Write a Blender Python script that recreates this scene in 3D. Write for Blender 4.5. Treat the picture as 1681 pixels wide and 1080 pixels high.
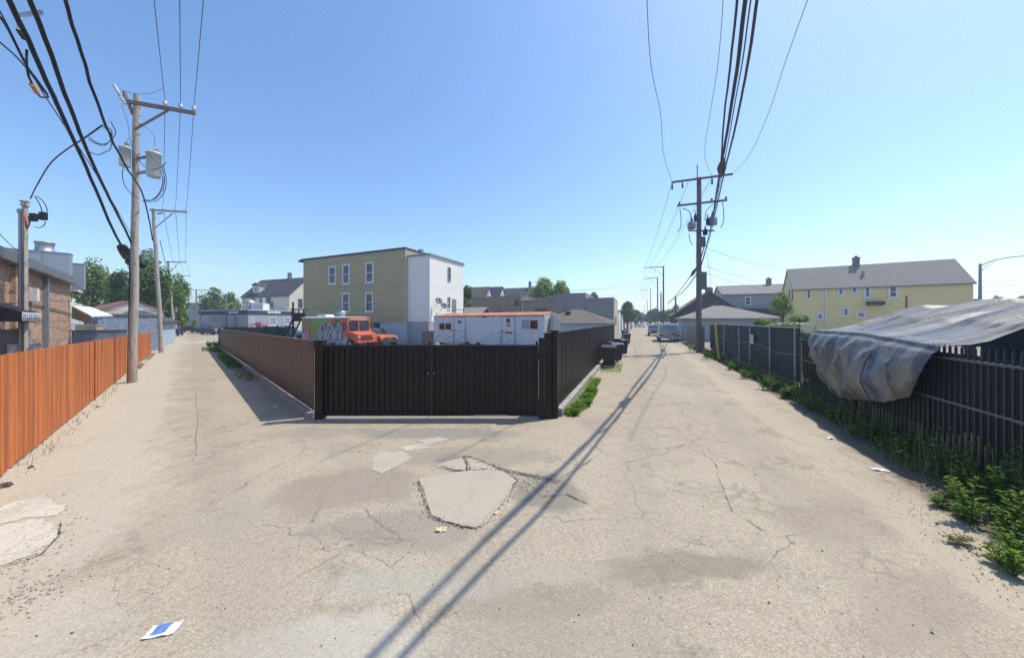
import bpy, math, random
from mathutils import Vector, Matrix, noise
S = bpy.context.scene
COL = S.collection
for o in list(bpy.data.objects): bpy.data.objects.remove(o)
R = math.radians
# ---------------- camera, light, sky ----------------
CX, HY, F, H = 840.5, 527.0, 540.0, 2.3          # photo pixels: centre x, horizon y, focal length; eye height in metres
cam = bpy.data.cameras.new('camera'); camo = bpy.data.objects.new('camera', cam); COL.objects.link(camo)
camo.location = (0, 0, H); camo.rotation_euler = (R(90), 0, 0)
cam.sensor_width = 36; cam.lens = 36*F/1681; cam.shift_y = (HY-540)/1681; cam.clip_start = .05; cam.clip_end = 6000
S.camera = camo
SUN_AZ, SUN_EL = math.atan2(.92, .39), R(61)       # azimuth from +Y towards +X
W = bpy.data.worlds.new('World'); S.world = W; W.use_nodes = True
wn = W.node_tree; sky = wn.nodes.new('ShaderNodeTexSky'); sky.sky_type = 'NISHITA'; sky.sun_disc = False
sky.sun_elevation = SUN_EL; sky.sun_rotation = SUN_AZ; sky.altitude = 0; sky.air_density = 1.0; sky.dust_density = .7; sky.ozone_density = 3.0
hs_ = wn.nodes.new('ShaderNodeHueSaturation'); hs_.inputs['Saturation'].default_value = 1.12; hs_.inputs['Hue'].default_value = .5; wn.links.new(sky.outputs[0], hs_.inputs['Color']); wn.links.new(hs_.outputs[0], wn.nodes['Background'].inputs[0]); wn.nodes['Background'].inputs[1].default_value = .15
sl = bpy.data.lights.new('sun', 'SUN'); sl.energy = 3.1; sl.angle = R(.5); sl.color = (1, .94, .82)
so = bpy.data.objects.new('sun', sl); COL.objects.link(so); so.location = (20, 5, 40)
sd = Vector((math.sin(SUN_AZ)*math.cos(SUN_EL), math.cos(SUN_AZ)*math.cos(SUN_EL), math.sin(SUN_EL)))
so.rotation_euler = sd.to_track_quat('Z', 'Y').to_euler()
S.view_settings.view_transform = 'Standard'; S.view_settings.look = 'None'; S.view_settings.exposure = .62; S.view_settings.gamma = 1
S.render.engine = 'CYCLES'
# ---------------- helpers ----------------
def G(x, y, z=0):
    D = (H-z)*F/(y-HY); return Vector(((x-CX)*D/F, D, z))
def A(x, y, D): return Vector(((x-CX)*D/F, D, H-(y-HY)*D/F))
def AZ(x, y, z):
    D = (z-H)*F/(HY-y); return Vector(((x-CX)*D/F, D, z))
def zat(y, D): return H-(y-HY)*D/F
def onplane(p, d, x, y):
    k = (x-CX)/F; u = (k*p[1]-p[0])/(d[0]-k*d[1]); D = p[1]+u*d[1]; return u, zat(y, D)
def PL(p, d, x, y):
    u, z = onplane(p, d, x, y); return Vector((p[0]+u*d[0], p[1]+u*d[1], z))
aR = Vector((.3587, .9335, 0)); bR = Vector((.9335, -.3587, 0))
aL = Vector((-.6995, .7147, 0)); bL = Vector((.7147, .6995, 0))
UP = Vector((0, 0, 1))
def tag(o, label=None, cat=None, group=None, kind=None):
    if label: o['label'] = label
    if cat: o['category'] = cat
    if group: o['group'] = group
    if kind: o['kind'] = kind
    return o
def thing(name, label, cat, loc=(0, 0, 0), rz=0, group=None):
    o = bpy.data.objects.new(name, None); COL.objects.link(o); o.empty_display_size = .2
    o.location = loc; o.rotation_euler = (0, 0, rz); return tag(o, label, cat, group)
class MB:
    def __init__(s): s.v = []; s.f = []; s.m = []; s.sm = []
    def add(s, vs, fs, m=0, sm=False):
        n = len(s.v); s.v += [tuple(p) for p in vs]
        for f in fs: s.f.append([i+n for i in f]); s.m.append(m); s.sm.append(sm)
        return s
    def quad(s, a, b, c, d, m=0): return s.add([a, b, c, d], [(0, 1, 2, 3)], m)
    def box(s, a, b, m=0):
        x0, y0, z0 = a; x1, y1, z1 = b
        if x0 > x1: x0, x1 = x1, x0
        if y0 > y1: y0, y1 = y1, y0
        if z0 > z1: z0, z1 = z1, z0
        return s.add([(x0,y0,z0),(x1,y0,z0),(x1,y1,z0),(x0,y1,z0),(x0,y0,z1),(x1,y0,z1),(x1,y1,z1),(x0,y1,z1)],
            [(3,2,1,0),(4,5,6,7),(0,1,5,4),(1,2,6,5),(2,3,7,6),(3,0,4,7)], m)
    def bar(s, p, q, w, h=None, m=0, up=UP):                 # rectangular bar between two points
        p = Vector(p); q = Vector(q); h = h or w; t = (q-p).normalized()
        if abs(t.dot(up)) > .99: up = Vector((0, 1, 0))
        a = t.cross(up).normalized()*w/2; b = a.cross(t).normalized()*h/2
        vs = [p-a-b, p+a-b, p+a+b, p-a+b, q-a-b, q+a-b, q+a+b, q-a+b]
        return s.add(vs, [(0,1,2,3),(7,6,5,4),(0,4,5,1),(1,5,6,2),(2,6,7,3),(3,7,4,0)], m)
    def tube(s, pts, r, n=8, m=0, caps=True, sm=True):        # r: number or list
        pts = [Vector(p) for p in pts]; k = len(pts); rs = r if isinstance(r, (list, tuple)) else [r]*k
        t = (pts[1]-pts[0]).normalized(); a = t.orthogonal().normalized(); vs = []
        for i, p in enumerate(pts):
            t = (pts[min(i+1, k-1)]-pts[max(i-1, 0)]).normalized()
            a = (a-t*a.dot(t)); a = a.normalized() if a.length > 1e-6 else t.orthogonal().normalized(); b = t.cross(a)
            vs += [p+(a*math.cos(2*math.pi*j/n)+b*math.sin(2*math.pi*j/n))*rs[i] for j in range(n)]
        fs = [(i*n+j, i*n+(j+1) % n, (i+1)*n+(j+1) % n, (i+1)*n+j) for i in range(k-1) for j in range(n)]
        s.add(vs, fs, m, sm)
        if caps: s.add(vs[:n], [tuple(range(n))[::-1]], m); s.add(vs[-n:], [tuple(range(n))], m)
        return s
    def lathe(s, c, prof, n=16, m=0, ax=UP):
        c = Vector(c); ax = Vector(ax).normalized(); a = ax.orthogonal().normalized(); b = ax.cross(a); vs = []
        for r, z in prof: vs += [c+ax*z+(a*math.cos(2*math.pi*j/n)+b*math.sin(2*math.pi*j/n))*r for j in range(n)]
        fs = [(i*n+j, i*n+(j+1) % n, (i+1)*n+(j+1) % n, (i+1)*n+j) for i in range(len(prof)-1) for j in range(n)]
        return s.add(vs, fs, m, True)
    def prism(s, poly, off, m=0):                             # polygon of 3D points extruded by a vector
        poly = [Vector(p) for p in poly]; off = Vector(off); n = len(poly)
        vs = poly+[p+off for p in poly]
        return s.add(vs, [tuple(range(n))[::-1], tuple(range(n, 2*n))]+[(i, (i+1) % n, n+(i+1) % n, n+i) for i in range(n)], m)
    def build(s, name, mats, parent=None, bevel=0, recenter=True):
        if not isinstance(mats, (list, tuple)): mats = [mats]
        vs = s.v; org = Vector((0, 0, 0))
        if parent is None and recenter and vs:
            xs = [v[0] for v in vs]; ys = [v[1] for v in vs]; zs = [v[2] for v in vs]
            org = Vector(((min(xs)+max(xs))/2, (min(ys)+max(ys))/2, min(zs)))
            vs = [(v[0]-org.x, v[1]-org.y, v[2]-org.z) for v in vs]
        me = bpy.data.meshes.new(name); me.from_pydata(vs, [], s.f)
        for mt in mats: me.materials.append(mt)
        me.polygons.foreach_set('material_index', s.m); me.polygons.foreach_set('use_smooth', s.sm); me.update()
        o = bpy.data.objects.new(name, me); COL.objects.link(o); o.location = org
        if parent: o.parent = parent
        if bevel:
            b = o.modifiers.new('bevel', 'BEVEL'); b.width = bevel; b.segments = 2; b.limit_method = 'ANGLE'
        return o
def copy_tree(o, parent=None):
    c = o.copy(); COL.objects.link(c)
    if parent: c.parent = parent
    for ch in o.children: copy_tree(ch, c)
    return c
# ---------------- materials ----------------
def new_mat(name):
    m = bpy.data.materials.new(name); m.use_nodes = True; nt = m.node_tree
    return m, nt, nt.nodes['Principled BSDF']
def nd(nt, typ, **kw):
    n = nt.nodes.new(typ)
    for k, v in kw.items():
        if k in ('scale', 'detail', 'rough', 'dist'): n.inputs[{'scale': 'Scale', 'detail': 'Detail', 'rough': 'Roughness', 'dist': 'Distortion'}[k]].default_value = v
        else: setattr(n, k, v)
    return n
def ramp(nt, src, stops):
    r = nt.nodes.new('ShaderNodeValToRGB'); e = r.color_ramp.elements
    while len(e) < len(stops): e.new(.5)
    for i, (p, c) in enumerate(stops):
        e[i].position = p; e[i].color = (c, c, c, 1) if not isinstance(c, (tuple, list)) else tuple(c)+(1,)
    nt.links.new(src, r.inputs[0]); return r.outputs[0]
def mix(nt, fac, a, b, mode='MIX'):
    n = nt.nodes.new('ShaderNodeMix'); n.data_type = 'RGBA'; n.blend_type = mode
    for i, v in ((0, fac), (6, a), (7, b)):
        if isinstance(v, (int, float)): n.inputs[i].default_value = v
        elif isinstance(v, (tuple, list)): n.inputs[i].default_value = tuple(v)+(1,)
        else: nt.links.new(v, n.inputs[i])
    return n.outputs[2]
def math_(nt, op, a, b=None, c=None):
    n = nt.nodes.new('ShaderNodeMath'); n.operation = op
    for i, v in enumerate((a, b, c)):
        if v is None: continue
        if isinstance(v, (int, float)): n.inputs[i].default_value = v
        else: nt.links.new(v, n.inputs[i])
    return n.outputs[0]
def coords(nt, sc=(1, 1, 1), kind='Object'):
    t = nt.nodes.new('ShaderNodeTexCoord'); mp = nt.nodes.new('ShaderNodeMapping'); mp.inputs['Scale'].default_value = sc
    nt.links.new(t.outputs[kind], mp.inputs[0]); return mp.outputs[0]
def tex(nt, co, scale, detail=4, rough=.55, dist=0):
    n = nd(nt, 'ShaderNodeTexNoise', scale=scale, detail=detail, rough=rough, dist=dist); nt.links.new(co, n.inputs['Vector']); return n.outputs['Fac']
def bump(nt, bs, h, strength=.3, dist=.02):
    b = nt.nodes.new('ShaderNodeBump'); b.inputs['Strength'].default_value = strength; b.inputs['Distance'].default_value = dist
    nt.links.new(h, b.inputs['Height']); nt.links.new(b.outputs[0], bs.inputs['Normal'])
def pm(name, c1, c2=None, scale=3, rough=.75, metal=0, bs=.25, bscale=40, stretch=(1, 1, 1), spec=.4, dirt=None):
    """surface with two slowly mixed colours, fine grain and bump"""
    m, nt, b = new_mat(name); c2 = c2 or tuple(x*.8 for x in c1)
    co = coords(nt, stretch)
    f = ramp(nt, tex(nt, co, scale, 5), [(.3, 0), (.7, 1)])
    col = mix(nt, f, c1, c2)
    fine = tex(nt, co, bscale, 3)
    col = mix(nt, .35, col, ramp(nt, fine, [(.3, .55), (.7, 1.0)]), 'MULTIPLY')
    if dirt:
        g = ramp(nt, tex(nt, co, scale*2.3, 6, .7), [(.52, 0), (.68, 1)]); col = mix(nt, g, col, dirt)
    nt.links.new(col, b.inputs['Base Color']); b.inputs['Roughness'].default_value = rough; b.inputs['Metallic'].default_value = metal
    b.inputs['Specular IOR Level'].default_value = spec
    if bs: bump(nt, b, fine, bs, .01)
    return m
def siding(name, c1, c2, pitch=.2, rough=.6):
    m, nt, b = new_mat(name); co = coords(nt)
    sep = nt.nodes.new('ShaderNodeSeparateXYZ'); nt.links.new(co, sep.inputs[0])
    fr = math_(nt, 'FRACT', math_(nt, 'DIVIDE', sep.outputs[2], pitch))
    row = math_(nt, 'FLOOR', math_(nt, 'DIVIDE', sep.outputs[2], pitch))
    w = nd(nt, 'ShaderNodeTexWhiteNoise', noise_dimensions='2D')
    cx = nt.nodes.new('ShaderNodeCombineXYZ'); nt.links.new(row, cx.inputs[0])
    nt.links.new(math_(nt, 'FLOOR', math_(nt, 'ADD', math_(nt, 'DIVIDE', sep.outputs[0], 3.7), math_(nt, 'MULTIPLY', row, .37))), cx.inputs[1])
    nt.links.new(cx.outputs[0], w.inputs['Vector'])
    big = tex(nt, coords(nt, (.4, .4, 1.6)), .9, 4)
    col = mix(nt, math_(nt, 'MULTIPLY', math_(nt, 'ADD', w.outputs[0], ramp(nt, big, [(.35, 0), (.65, 1)])), .5), c1, c2)
    line = ramp(nt, fr, [(0, .45), (.1, 1), (1, 1)])
    col = mix(nt, .8, col, line, 'MULTIPLY')
    nt.links.new(col, b.inputs['Base Color']); b.inputs['Roughness'].default_value = rough
    bump(nt, b, math_(nt, 'MULTIPLY', fr, -1), .8, .02)
    return m
def bricks(name, c1, c2, mortar, sc=1):
    m, nt, b = new_mat(name); co = coords(nt)
    sep = nt.nodes.new('ShaderNodeSeparateXYZ'); nt.links.new(co, sep.inputs[0])
    cx = nt.nodes.new('ShaderNodeCombineXYZ'); nt.links.new(math_(nt, 'ADD', sep.outputs[0], sep.outputs[1]), cx.inputs[0]); nt.links.new(sep.outputs[2], cx.inputs[1])
    t = nt.nodes.new('ShaderNodeTexBrick'); nt.links.new(cx.outputs[0], t.inputs['Vector'])
    t.inputs['Color1'].default_value = c1+(1,); t.inputs['Color2'].default_value = c2+(1,); t.inputs['Mortar'].default_value = mortar+(1,)
    t.inputs['Scale'].default_value = sc; t.inputs['Brick Width'].default_value = .24; t.inputs['Row Height'].default_value = .085; t.inputs['Mortar Size'].default_value = .012
    n = tex(nt, coords(nt, (1, 1, 1.5)), 2.5, 5)
    col = mix(nt, ramp(nt, n, [(.52, 0), (.62, .75)]), t.outputs[0], tuple(x*.45 for x in c2))
    nt.links.new(col, b.inputs['Base Color']); b.inputs['Roughness'].default_value = .9
    bump(nt, b, t.outputs['Fac'], -.5, .01); return m
def leafmat(name, c1, c2, sc=.6):
    m, nt, b = new_mat(name)
    f = ramp(nt, tex(nt, coords(nt), sc, 3), [(.35, 0), (.65, 1)]); f2 = tex(nt, coords(nt), 9, 2)
    col = mix(nt, f, c1, c2); col = mix(nt, .5, col, ramp(nt, f2, [(.3, .5), (.7, 1.15)]), 'MULTIPLY')
    tr = nt.nodes.new('ShaderNodeBsdfTranslucent'); ms = nt.nodes.new('ShaderNodeMixShader'); ms.inputs[0].default_value = .35
    nt.links.new(col, b.inputs['Base Color']); nt.links.new(mix(nt, 1, col, (1, 1, .45), 'MULTIPLY'), tr.inputs[0]); b.inputs['Roughness'].default_value = .6
    nt.links.new(b.outputs[0], ms.inputs[1]); nt.links.new(tr.outputs[0], ms.inputs[2]); nt.links.new(ms.outputs[0], nt.nodes['Material Output'].inputs[0]); return m
def shingles(name, c1, c2, p=.3):
    m, nt, b = new_mat(name); co = coords(nt)
    sep = nt.nodes.new('ShaderNodeSeparateXYZ'); nt.links.new(co, sep.inputs[0])
    fr = math_(nt, 'FRACT', math_(nt, 'DIVIDE', sep.outputs[2], p*.5))
    col = mix(nt, ramp(nt, tex(nt, coords(nt, (1, 1, 3)), 2.2, 6, .7), [(.3, 0), (.7, 1)]), c1, c2)
    col = mix(nt, .3, col, ramp(nt, fr, [(0, .4), (.2, 1), (1, 1)]), 'MULTIPLY')
    col = mix(nt, .4, col, ramp(nt, tex(nt, co, 14, 2), [(.3, .5), (.7, 1)]), 'MULTIPLY')
    nt.links.new(col, b.inputs['Base Color']); b.inputs['Roughness'].default_value = .9; b.inputs['Specular IOR Level'].default_value = .25; return m
def glassy(name, c=(.03, .04, .055), rough=.06):
    m, nt, b = new_mat(name)
    col = mix(nt, ramp(nt, tex(nt, coords(nt), 1.3, 3), [(.4, 0), (.6, 1)]), c, tuple(x*2.2 for x in c))
    nt.links.new(col, b.inputs['Base Color']); b.inputs['Roughness'].default_value = rough; b.inputs['Specular IOR Level'].default_value = .6; return m
def asphalt(name, base, base2, grey, speck=1.0, crack=1.0):
    m, nt, b = new_mat(name); co = coords(nt, kind='Object')
    big = tex(nt, co, .35, 5, .6, .6); mid = tex(nt, co, 1.4, 6, .65, .3)
    col = mix(nt, ramp(nt, big, [(.35, 0), (.65, 1)]), base, base2)
    col = mix(nt, ramp(nt, mid, [(.53, 0), (.72, .8)]), col, grey)
    # long dark seeping stains
    st = tex(nt, coords(nt, (1, .5, 1)), .8, 7, .72, 1.2)
    col = mix(nt, ramp(nt, st, [(.56, 0), (.7, .55)]), col, tuple(x*.62 for x in base))
    # aggregate: bright and dark stones
    v = nd(nt, 'ShaderNodeTexVoronoi', scale=75); nt.links.new(co, v.inputs['Vector'])
    stones = ramp(nt, nt_sep(nt, v.outputs['Color']), [(0, .5), (.12, .8), (.5, 1.0), (.86, 1.08), (1, 1.5)])
    col = mix(nt, .38*speck, col, stones, 'MULTIPLY')
    fine = tex(nt, co, 130, 2, .6)
    col = mix(nt, .65*speck, col, ramp(nt, fine, [(.32, .5), (.5, 1), (.7, 1.35)]), 'MULTIPLY')
    pk = tex(nt, co, 26, 3, .6)
    col = mix(nt, .22*speck, col, ramp(nt, pk, [(.3, .55), (.48, 1), (.75, 1.15)]), 'MULTIPLY')
    # crack network
    wv = nt.nodes.new('ShaderNodeTexNoise'); wv.inputs['Scale'].default_value = 2.2; wv.inputs['Detail'].default_value = 5; nt.links.new(co, wv.inputs['Vector'])
    wm = nt.nodes.new('ShaderNodeVectorMath'); wm.operation = 'MULTIPLY_ADD'; wm.inputs[1].default_value = (.55, .55, 0); nt.links.new(wv.outputs['Color'], wm.inputs[0]); nt.links.new(co, wm.inputs[2])
    hs = []
    for sc, wd, amt, mk in ((.42, .0034, .7, .40), (1.5, .008, .45, .54), (4.2, .034, .38, .60)):
        d = nt.nodes.new('ShaderNodeTexVoronoi'); d.feature = 'DISTANCE_TO_EDGE'; d.inputs['Scale'].default_value = sc; nt.links.new(wm.outputs[0], d.inputs['Vector'])
        line = ramp(nt, d.outputs['Distance'], [(0, 1), (wd*sc if sc > 1 else wd, 0)])
        mask = ramp(nt, tex(nt, co, .5+sc*.13, 3), [(mk-.06, 0), (mk+.04, 1)])
        fac = math_(nt, 'MULTIPLY', math_(nt, 'MULTIPLY', line, mask), amt*crack); hs.append(fac)
        col = mix(nt, fac, col, (.09, .075, .06))
    nt.links.new(col, b.inputs['Base Color']); b.inputs['Roughness'].default_value = .92; b.inputs['Specular IOR Level'].default_value = .2
    h = math_(nt, 'SUBTRACT', math_(nt, 'MULTIPLY', math_(nt, 'ADD', fine, pk), .5), math_(nt, 'ADD', hs[0], math_(nt, 'ADD', hs[1], hs[2])))
    bump(nt, b, h, .32, .008); return m
def nt_sep(nt, c):
    s = nt.nodes.new('ShaderNodeSeparateColor'); nt.links.new(c, s.inputs[0]); return s.outputs[0]
def planks(name):
    m, nt, b = new_mat(name); co = coords(nt)
    at = nt.nodes.new('ShaderNodeAttribute'); at.attribute_name = 'tone'
    g = tex(nt, coords(nt, (14, 14, .7)), 1.6, 6, .65, .6); g2 = tex(nt, coords(nt, (3, 3, .4)), 1.2, 4)
    col = mix(nt, at.outputs['Fac'], (.60, .16, .03), (.33, .075, .018))
    col = mix(nt, ramp(nt, g, [(.42, 0), (.66, .6)]), col, (.62, .25, .07))
    col = mix(nt, ramp(nt, g2, [(.46, 0), (.70, .65)]), col, (.26, .065, .02))
    nt.links.new(col, b.inputs['Base Color']); b.inputs['Roughness'].default_value = .65; bump(nt, b, g, .3, .01); return m
M = dict(
 road=asphalt('road_asphalt', (.41,.352,.262), (.372,.312,.234), (.315,.27,.212)),
 lot=asphalt('lot_gravel', (.30,.27,.23), (.26,.23,.19), (.2,.18,.16), 1, .2),
 pale=asphalt('pale_concrete', (.47,.43,.36), (.42,.38,.31), (.34,.31,.26), .8, 1),
 smooth=asphalt('smooth_patch', (.43,.375,.295), (.40,.35,.275), (.36,.315,.25), .4, .1),
 dark=asphalt('dark_patch', (.21,.19,.165), (.24,.215,.18), (.16,.15,.14), 1.1, .4),
 chalk=asphalt('chalky_concrete', (.56,.53,.45), (.50,.47,.39), (.42,.39,.33), .6, .6), crack=pm('crack_dirt', (.075,.062,.048), (.11,.09,.07), 8),
 conc=pm('concrete', (.42,.40,.36), (.33,.31,.27), 2.5, dirt=(.2,.18,.15)),
 concd=pm('concrete_block', (.22,.20,.18), (.17,.155,.14), 2),
 cedar=planks('cedar_boards'),
 brown=pm('brown_steel', (.10,.074,.057), (.078,.059,.047), .9, .42, 0, .12, 9, spec=.5, dirt=(.085,.068,.055)),
 iron=pm('iron_pickets', (.022,.027,.034), (.03,.035,.042), 2, .5, 0, .05, 60), black=pm('black_steel', (.016,.013,.012), (.024,.019,.016), 1.1, .40, 0, .12, 9, spec=.25, dirt=(.022,.018,.016)),
 blackp=pm('black_plastic', (.018,.02,.024), (.03,.032,.036), 3, .5),
 bluep=pm('blue_plastic', (.02,.09,.35), (.02,.07,.26), 3, .5),
 poleg=pm('pole_grey_wood', (.50,.45,.385), (.38,.335,.28), 2, .85, stretch=(6,6,.5), dirt=(.16,.11,.08)),
 poled=pm('pole_dark_wood', (.17,.16,.16), (.11,.10,.10), 2, .85, stretch=(6,6,.5)),
 arm=pm('arm_wood', (.27,.215,.19), (.2,.16,.14), 3, .85),
 steel=pm('galvanised_steel', (.45,.46,.48), (.36,.37,.4), 1.5, .45, .6, .05),
 greym=pm('grey_metal', (.30,.32,.35), (.22,.24,.27), 1.5, .5, .2, .05),
 trans=pm('transformer_paint', (.60,.66,.62), (.5,.56,.52), 3, .4, dirt=(.4,.42,.38)),
 ins=pm('insulator', (.7,.72,.72), (.5,.52,.55), 5, .25),
 wire=pm('black_cable', (.014,.014,.016), (.02,.02,.022), 5, .55, spec=.3),
 wirer=pm('cable_glare_tint', (.035,.04,.055), (.05,.055,.07), 5, .6, spec=.3), wireg=pm('grey_wire', (.12,.13,.16), (.09,.10,.12), 5, .5),  # right bundle's cable colour, lightened and blued with painted-in glare
 orange=pm('orange_plastic', (.75,.32,.04), (.6,.25,.03), 4, .5),
 brick=bricks('tan_brick', (.60,.41,.28), (.48,.29,.18), (.20,.15,.115)),
 beige=siding('beige_siding', (.47,.375,.20), (.36,.305,.185)),
 white=siding('white_siding', (.84,.80,.72), (.77,.74,.68)),
 cream=siding('cream_siding', (.62,.59,.46), (.56,.53,.42)),
 yellow=siding('yellow_siding', (.84,.66,.27), (.77,.62,.29)),
 greys=siding('grey_siding', (.34,.35,.38), (.28,.29,.32)),
 tan=pm('tan_stucco', (.62,.53,.38), (.52,.44,.32), 2),
 shopw=pm('shop_wall', (.40,.41,.44), (.36,.37,.40), 1.5), navy=pm('navy_band', (.035,.05,.09), (.05,.065,.11), 2),
 brownw=pm('brown_wall', (.30,.255,.20), (.26,.22,.17), 1.2), greyw=pm('grey_wall', (.28,.27,.265), (.24,.235,.23), 1.2),
 bluew=siding('blue_siding', (.42,.49,.60), (.34,.41,.51), .25), bluef=pm('blue_sheet', (.29,.36,.46), (.22,.28,.37), 1.5, dirt=(.16,.14,.15)),
 slats=siding('pale_boards', (.52,.55,.62), (.42,.45,.52), .3),
 shg=shingles('dark_shingles', (.10,.10,.108), (.07,.07,.078)), shb=shingles('brown_shingles', (.20,.165,.13), (.14,.115,.095)),
 shr=shingles('red_shingles', (.28,.14,.10), (.2,.1,.075)), shl=shingles('light_shingles', (.31,.29,.255), (.24,.225,.2)),
 trim=pm('white_trim', (.78,.78,.77), (.68,.68,.68), 3, .5), dtrim=pm('dark_trim', (.05,.045,.045), (.07,.06,.06), 3, .6),
 glass=glassy('window_glass'), blind=pm('window_blind', (.34,.37,.42), (.27,.3,.36), 3, .3), tglass=glassy('brown_glass', (.05,.015,.012)),
 trailer=pm('trailer_white', (.66,.68,.73), (.58,.6,.66), 1.2, .45, dirt=(.52,.52,.55)), rust=pm('rusty_roof', (.42,.09,.04), (.5,.2,.12), 3.2, .8, dirt=(.7,.62,.55)),
 tyre=pm('rubber', (.02,.02,.02), (.03,.03,.03), 4, .8), rim=pm('wheel_rim', (.35,.35,.36), (.25,.25,.26), 4, .35, .6),
 paper=pm('white_paper', (.8,.82,.85), (.7,.72,.78), 6, .7), pblue=pm('blue_print', (.09,.2,.5), (.15,.27,.55), 8, .6), card=pm('cardboard', (.62,.45,.24), (.7,.58,.4), 9, .8),
 ltan=leafmat('leaf_fresh', (.32,.42,.075), (.21,.33,.05)), leaf=leafmat('leaf_mid', (.18,.29,.05), (.11,.2,.035)), leafd=leafmat('leaf_dark', (.10,.18,.038), (.055,.12,.025)),
 leafo=leafmat('leaf_olive', (.2,.24,.08), (.11,.15,.05)), weed=leafmat('weed_green', (.12,.23,.045), (.06,.14,.03), 3), weedy=leafmat('weed_yellow', (.30,.42,.06), (.16,.27,.03), 4),
 weedb=leafmat('weed_bright', (.26,.43,.035), (.15,.28,.02), 5), grassd=leafmat('dry_grass', (.35,.3,.14), (.2,.2,.07), 3),
 bark=pm('bark', (.11,.085,.065), (.07,.055,.045), 4, .9, stretch=(4,4,.6)), mesh=pm('privacy_mesh', (.022,.033,.04), (.013,.022,.028), 2, .7), yel=pm('yellow_paint', (.62,.50,.06), (.5,.4,.06), 3, .5),
 ply=pm('plywood', (.58,.36,.16), (.48,.3,.13), 1.5, .7, stretch=(5,5,.5)), oldw=pm('old_wood', (.27,.25,.23), (.19,.17,.155), 1.5, .85, stretch=(8,8,.5)), paleb=pm('broken_boards', (.36,.28,.20), (.26,.2,.14), 2, .85, stretch=(6,6,1)),
)
def paint(name, c, rough=.28): return pm(name, c, tuple(x*.9 for x in c), 1.5, rough, 0, 0, 50, spec=.6)
# ---------------- road material with stains and painted fence shade laid on it at fixed places ----------------
def add_stains_and_shade(m, blobs, lines):
    nt = m.node_tree; b = nt.nodes['Principled BSDF']; src = b.inputs['Base Color'].links[0].from_socket
    geo = nt.nodes.new('ShaderNodeTexCoord'); co = geo.outputs['Object']
    wv = nt.nodes.new('ShaderNodeTexNoise'); wv.inputs['Scale'].default_value = 1.1; wv.inputs['Detail'].default_value = 8; wv.inputs['Roughness'].default_value = .68
    nt.links.new(co, wv.inputs['Vector'])
    for (x, y, rx, ry, rot, c, amt) in blobs:
        wm = nt.nodes.new('ShaderNodeVectorMath'); wm.operation = 'MULTIPLY_ADD'; k = 1.6*min(rx, ry)+.2
        wm.inputs[1].default_value = (k, k, 0); nt.links.new(wv.outputs['Color'], wm.inputs[0]); nt.links.new(co, wm.inputs[2])
        mp = nt.nodes.new('ShaderNodeMapping'); mp.vector_type = 'TEXTURE'; mp.inputs['Location'].default_value = (x+k*.5, y+k*.5, 0)
        mp.inputs['Rotation'].default_value = (0, 0, rot); mp.inputs['Scale'].default_value = (rx, ry, 1000); nt.links.new(wm.outputs[0], mp.inputs[0])
        ln = nt.nodes.new('ShaderNodeVectorMath'); ln.operation = 'LENGTH'; nt.links.new(mp.outputs[0], ln.inputs[0])
        f = ramp(nt, ln.outputs['Value'], [(.65, amt), (1.0, 0)]); src = mix(nt, f, src, c)
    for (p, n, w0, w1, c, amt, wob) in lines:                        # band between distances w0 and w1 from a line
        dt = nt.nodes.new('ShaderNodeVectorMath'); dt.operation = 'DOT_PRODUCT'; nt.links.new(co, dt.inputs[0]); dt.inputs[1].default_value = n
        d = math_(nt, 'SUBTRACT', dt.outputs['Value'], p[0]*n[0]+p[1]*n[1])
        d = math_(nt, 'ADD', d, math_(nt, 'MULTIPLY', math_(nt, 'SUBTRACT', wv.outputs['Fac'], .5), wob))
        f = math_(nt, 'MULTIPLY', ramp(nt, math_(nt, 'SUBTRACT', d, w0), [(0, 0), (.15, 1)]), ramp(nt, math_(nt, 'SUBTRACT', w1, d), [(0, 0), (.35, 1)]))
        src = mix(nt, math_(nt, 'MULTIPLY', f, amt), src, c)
    # keep the stones visible in the stained areas
    v = nd(nt, 'ShaderNodeTexVoronoi', scale=85); nt.links.new(co, v.inputs['Vector'])
    src = mix(nt, .4, src, ramp(nt, nt_sep(nt, v.outputs['Color']), [(0, .55), (.15, .9), (.8, 1.05), (1, 1.45)]), 'MULTIPLY')
    nt.links.new(src, b.inputs['Base Color'])
L0 = G(0, 783); R0 = G(1681, 800); SK = 6.8; KP = R0+aR*SK; RP = Vector((6.4, 4.3, 0)); aP = (KP-RP).normalized(); bP = Vector((aP.y, -aP.x, 0)); rzP = math.atan2(aP.y, aP.x)
lw = G(519, 688); lwe = G(360, 571); rw = G(912, 685)
def gb(x, y, rx, ry, rot, c, amt): p = G(x, y); return (p.x, p.y, rx, ry, rot, c, amt)
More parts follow.
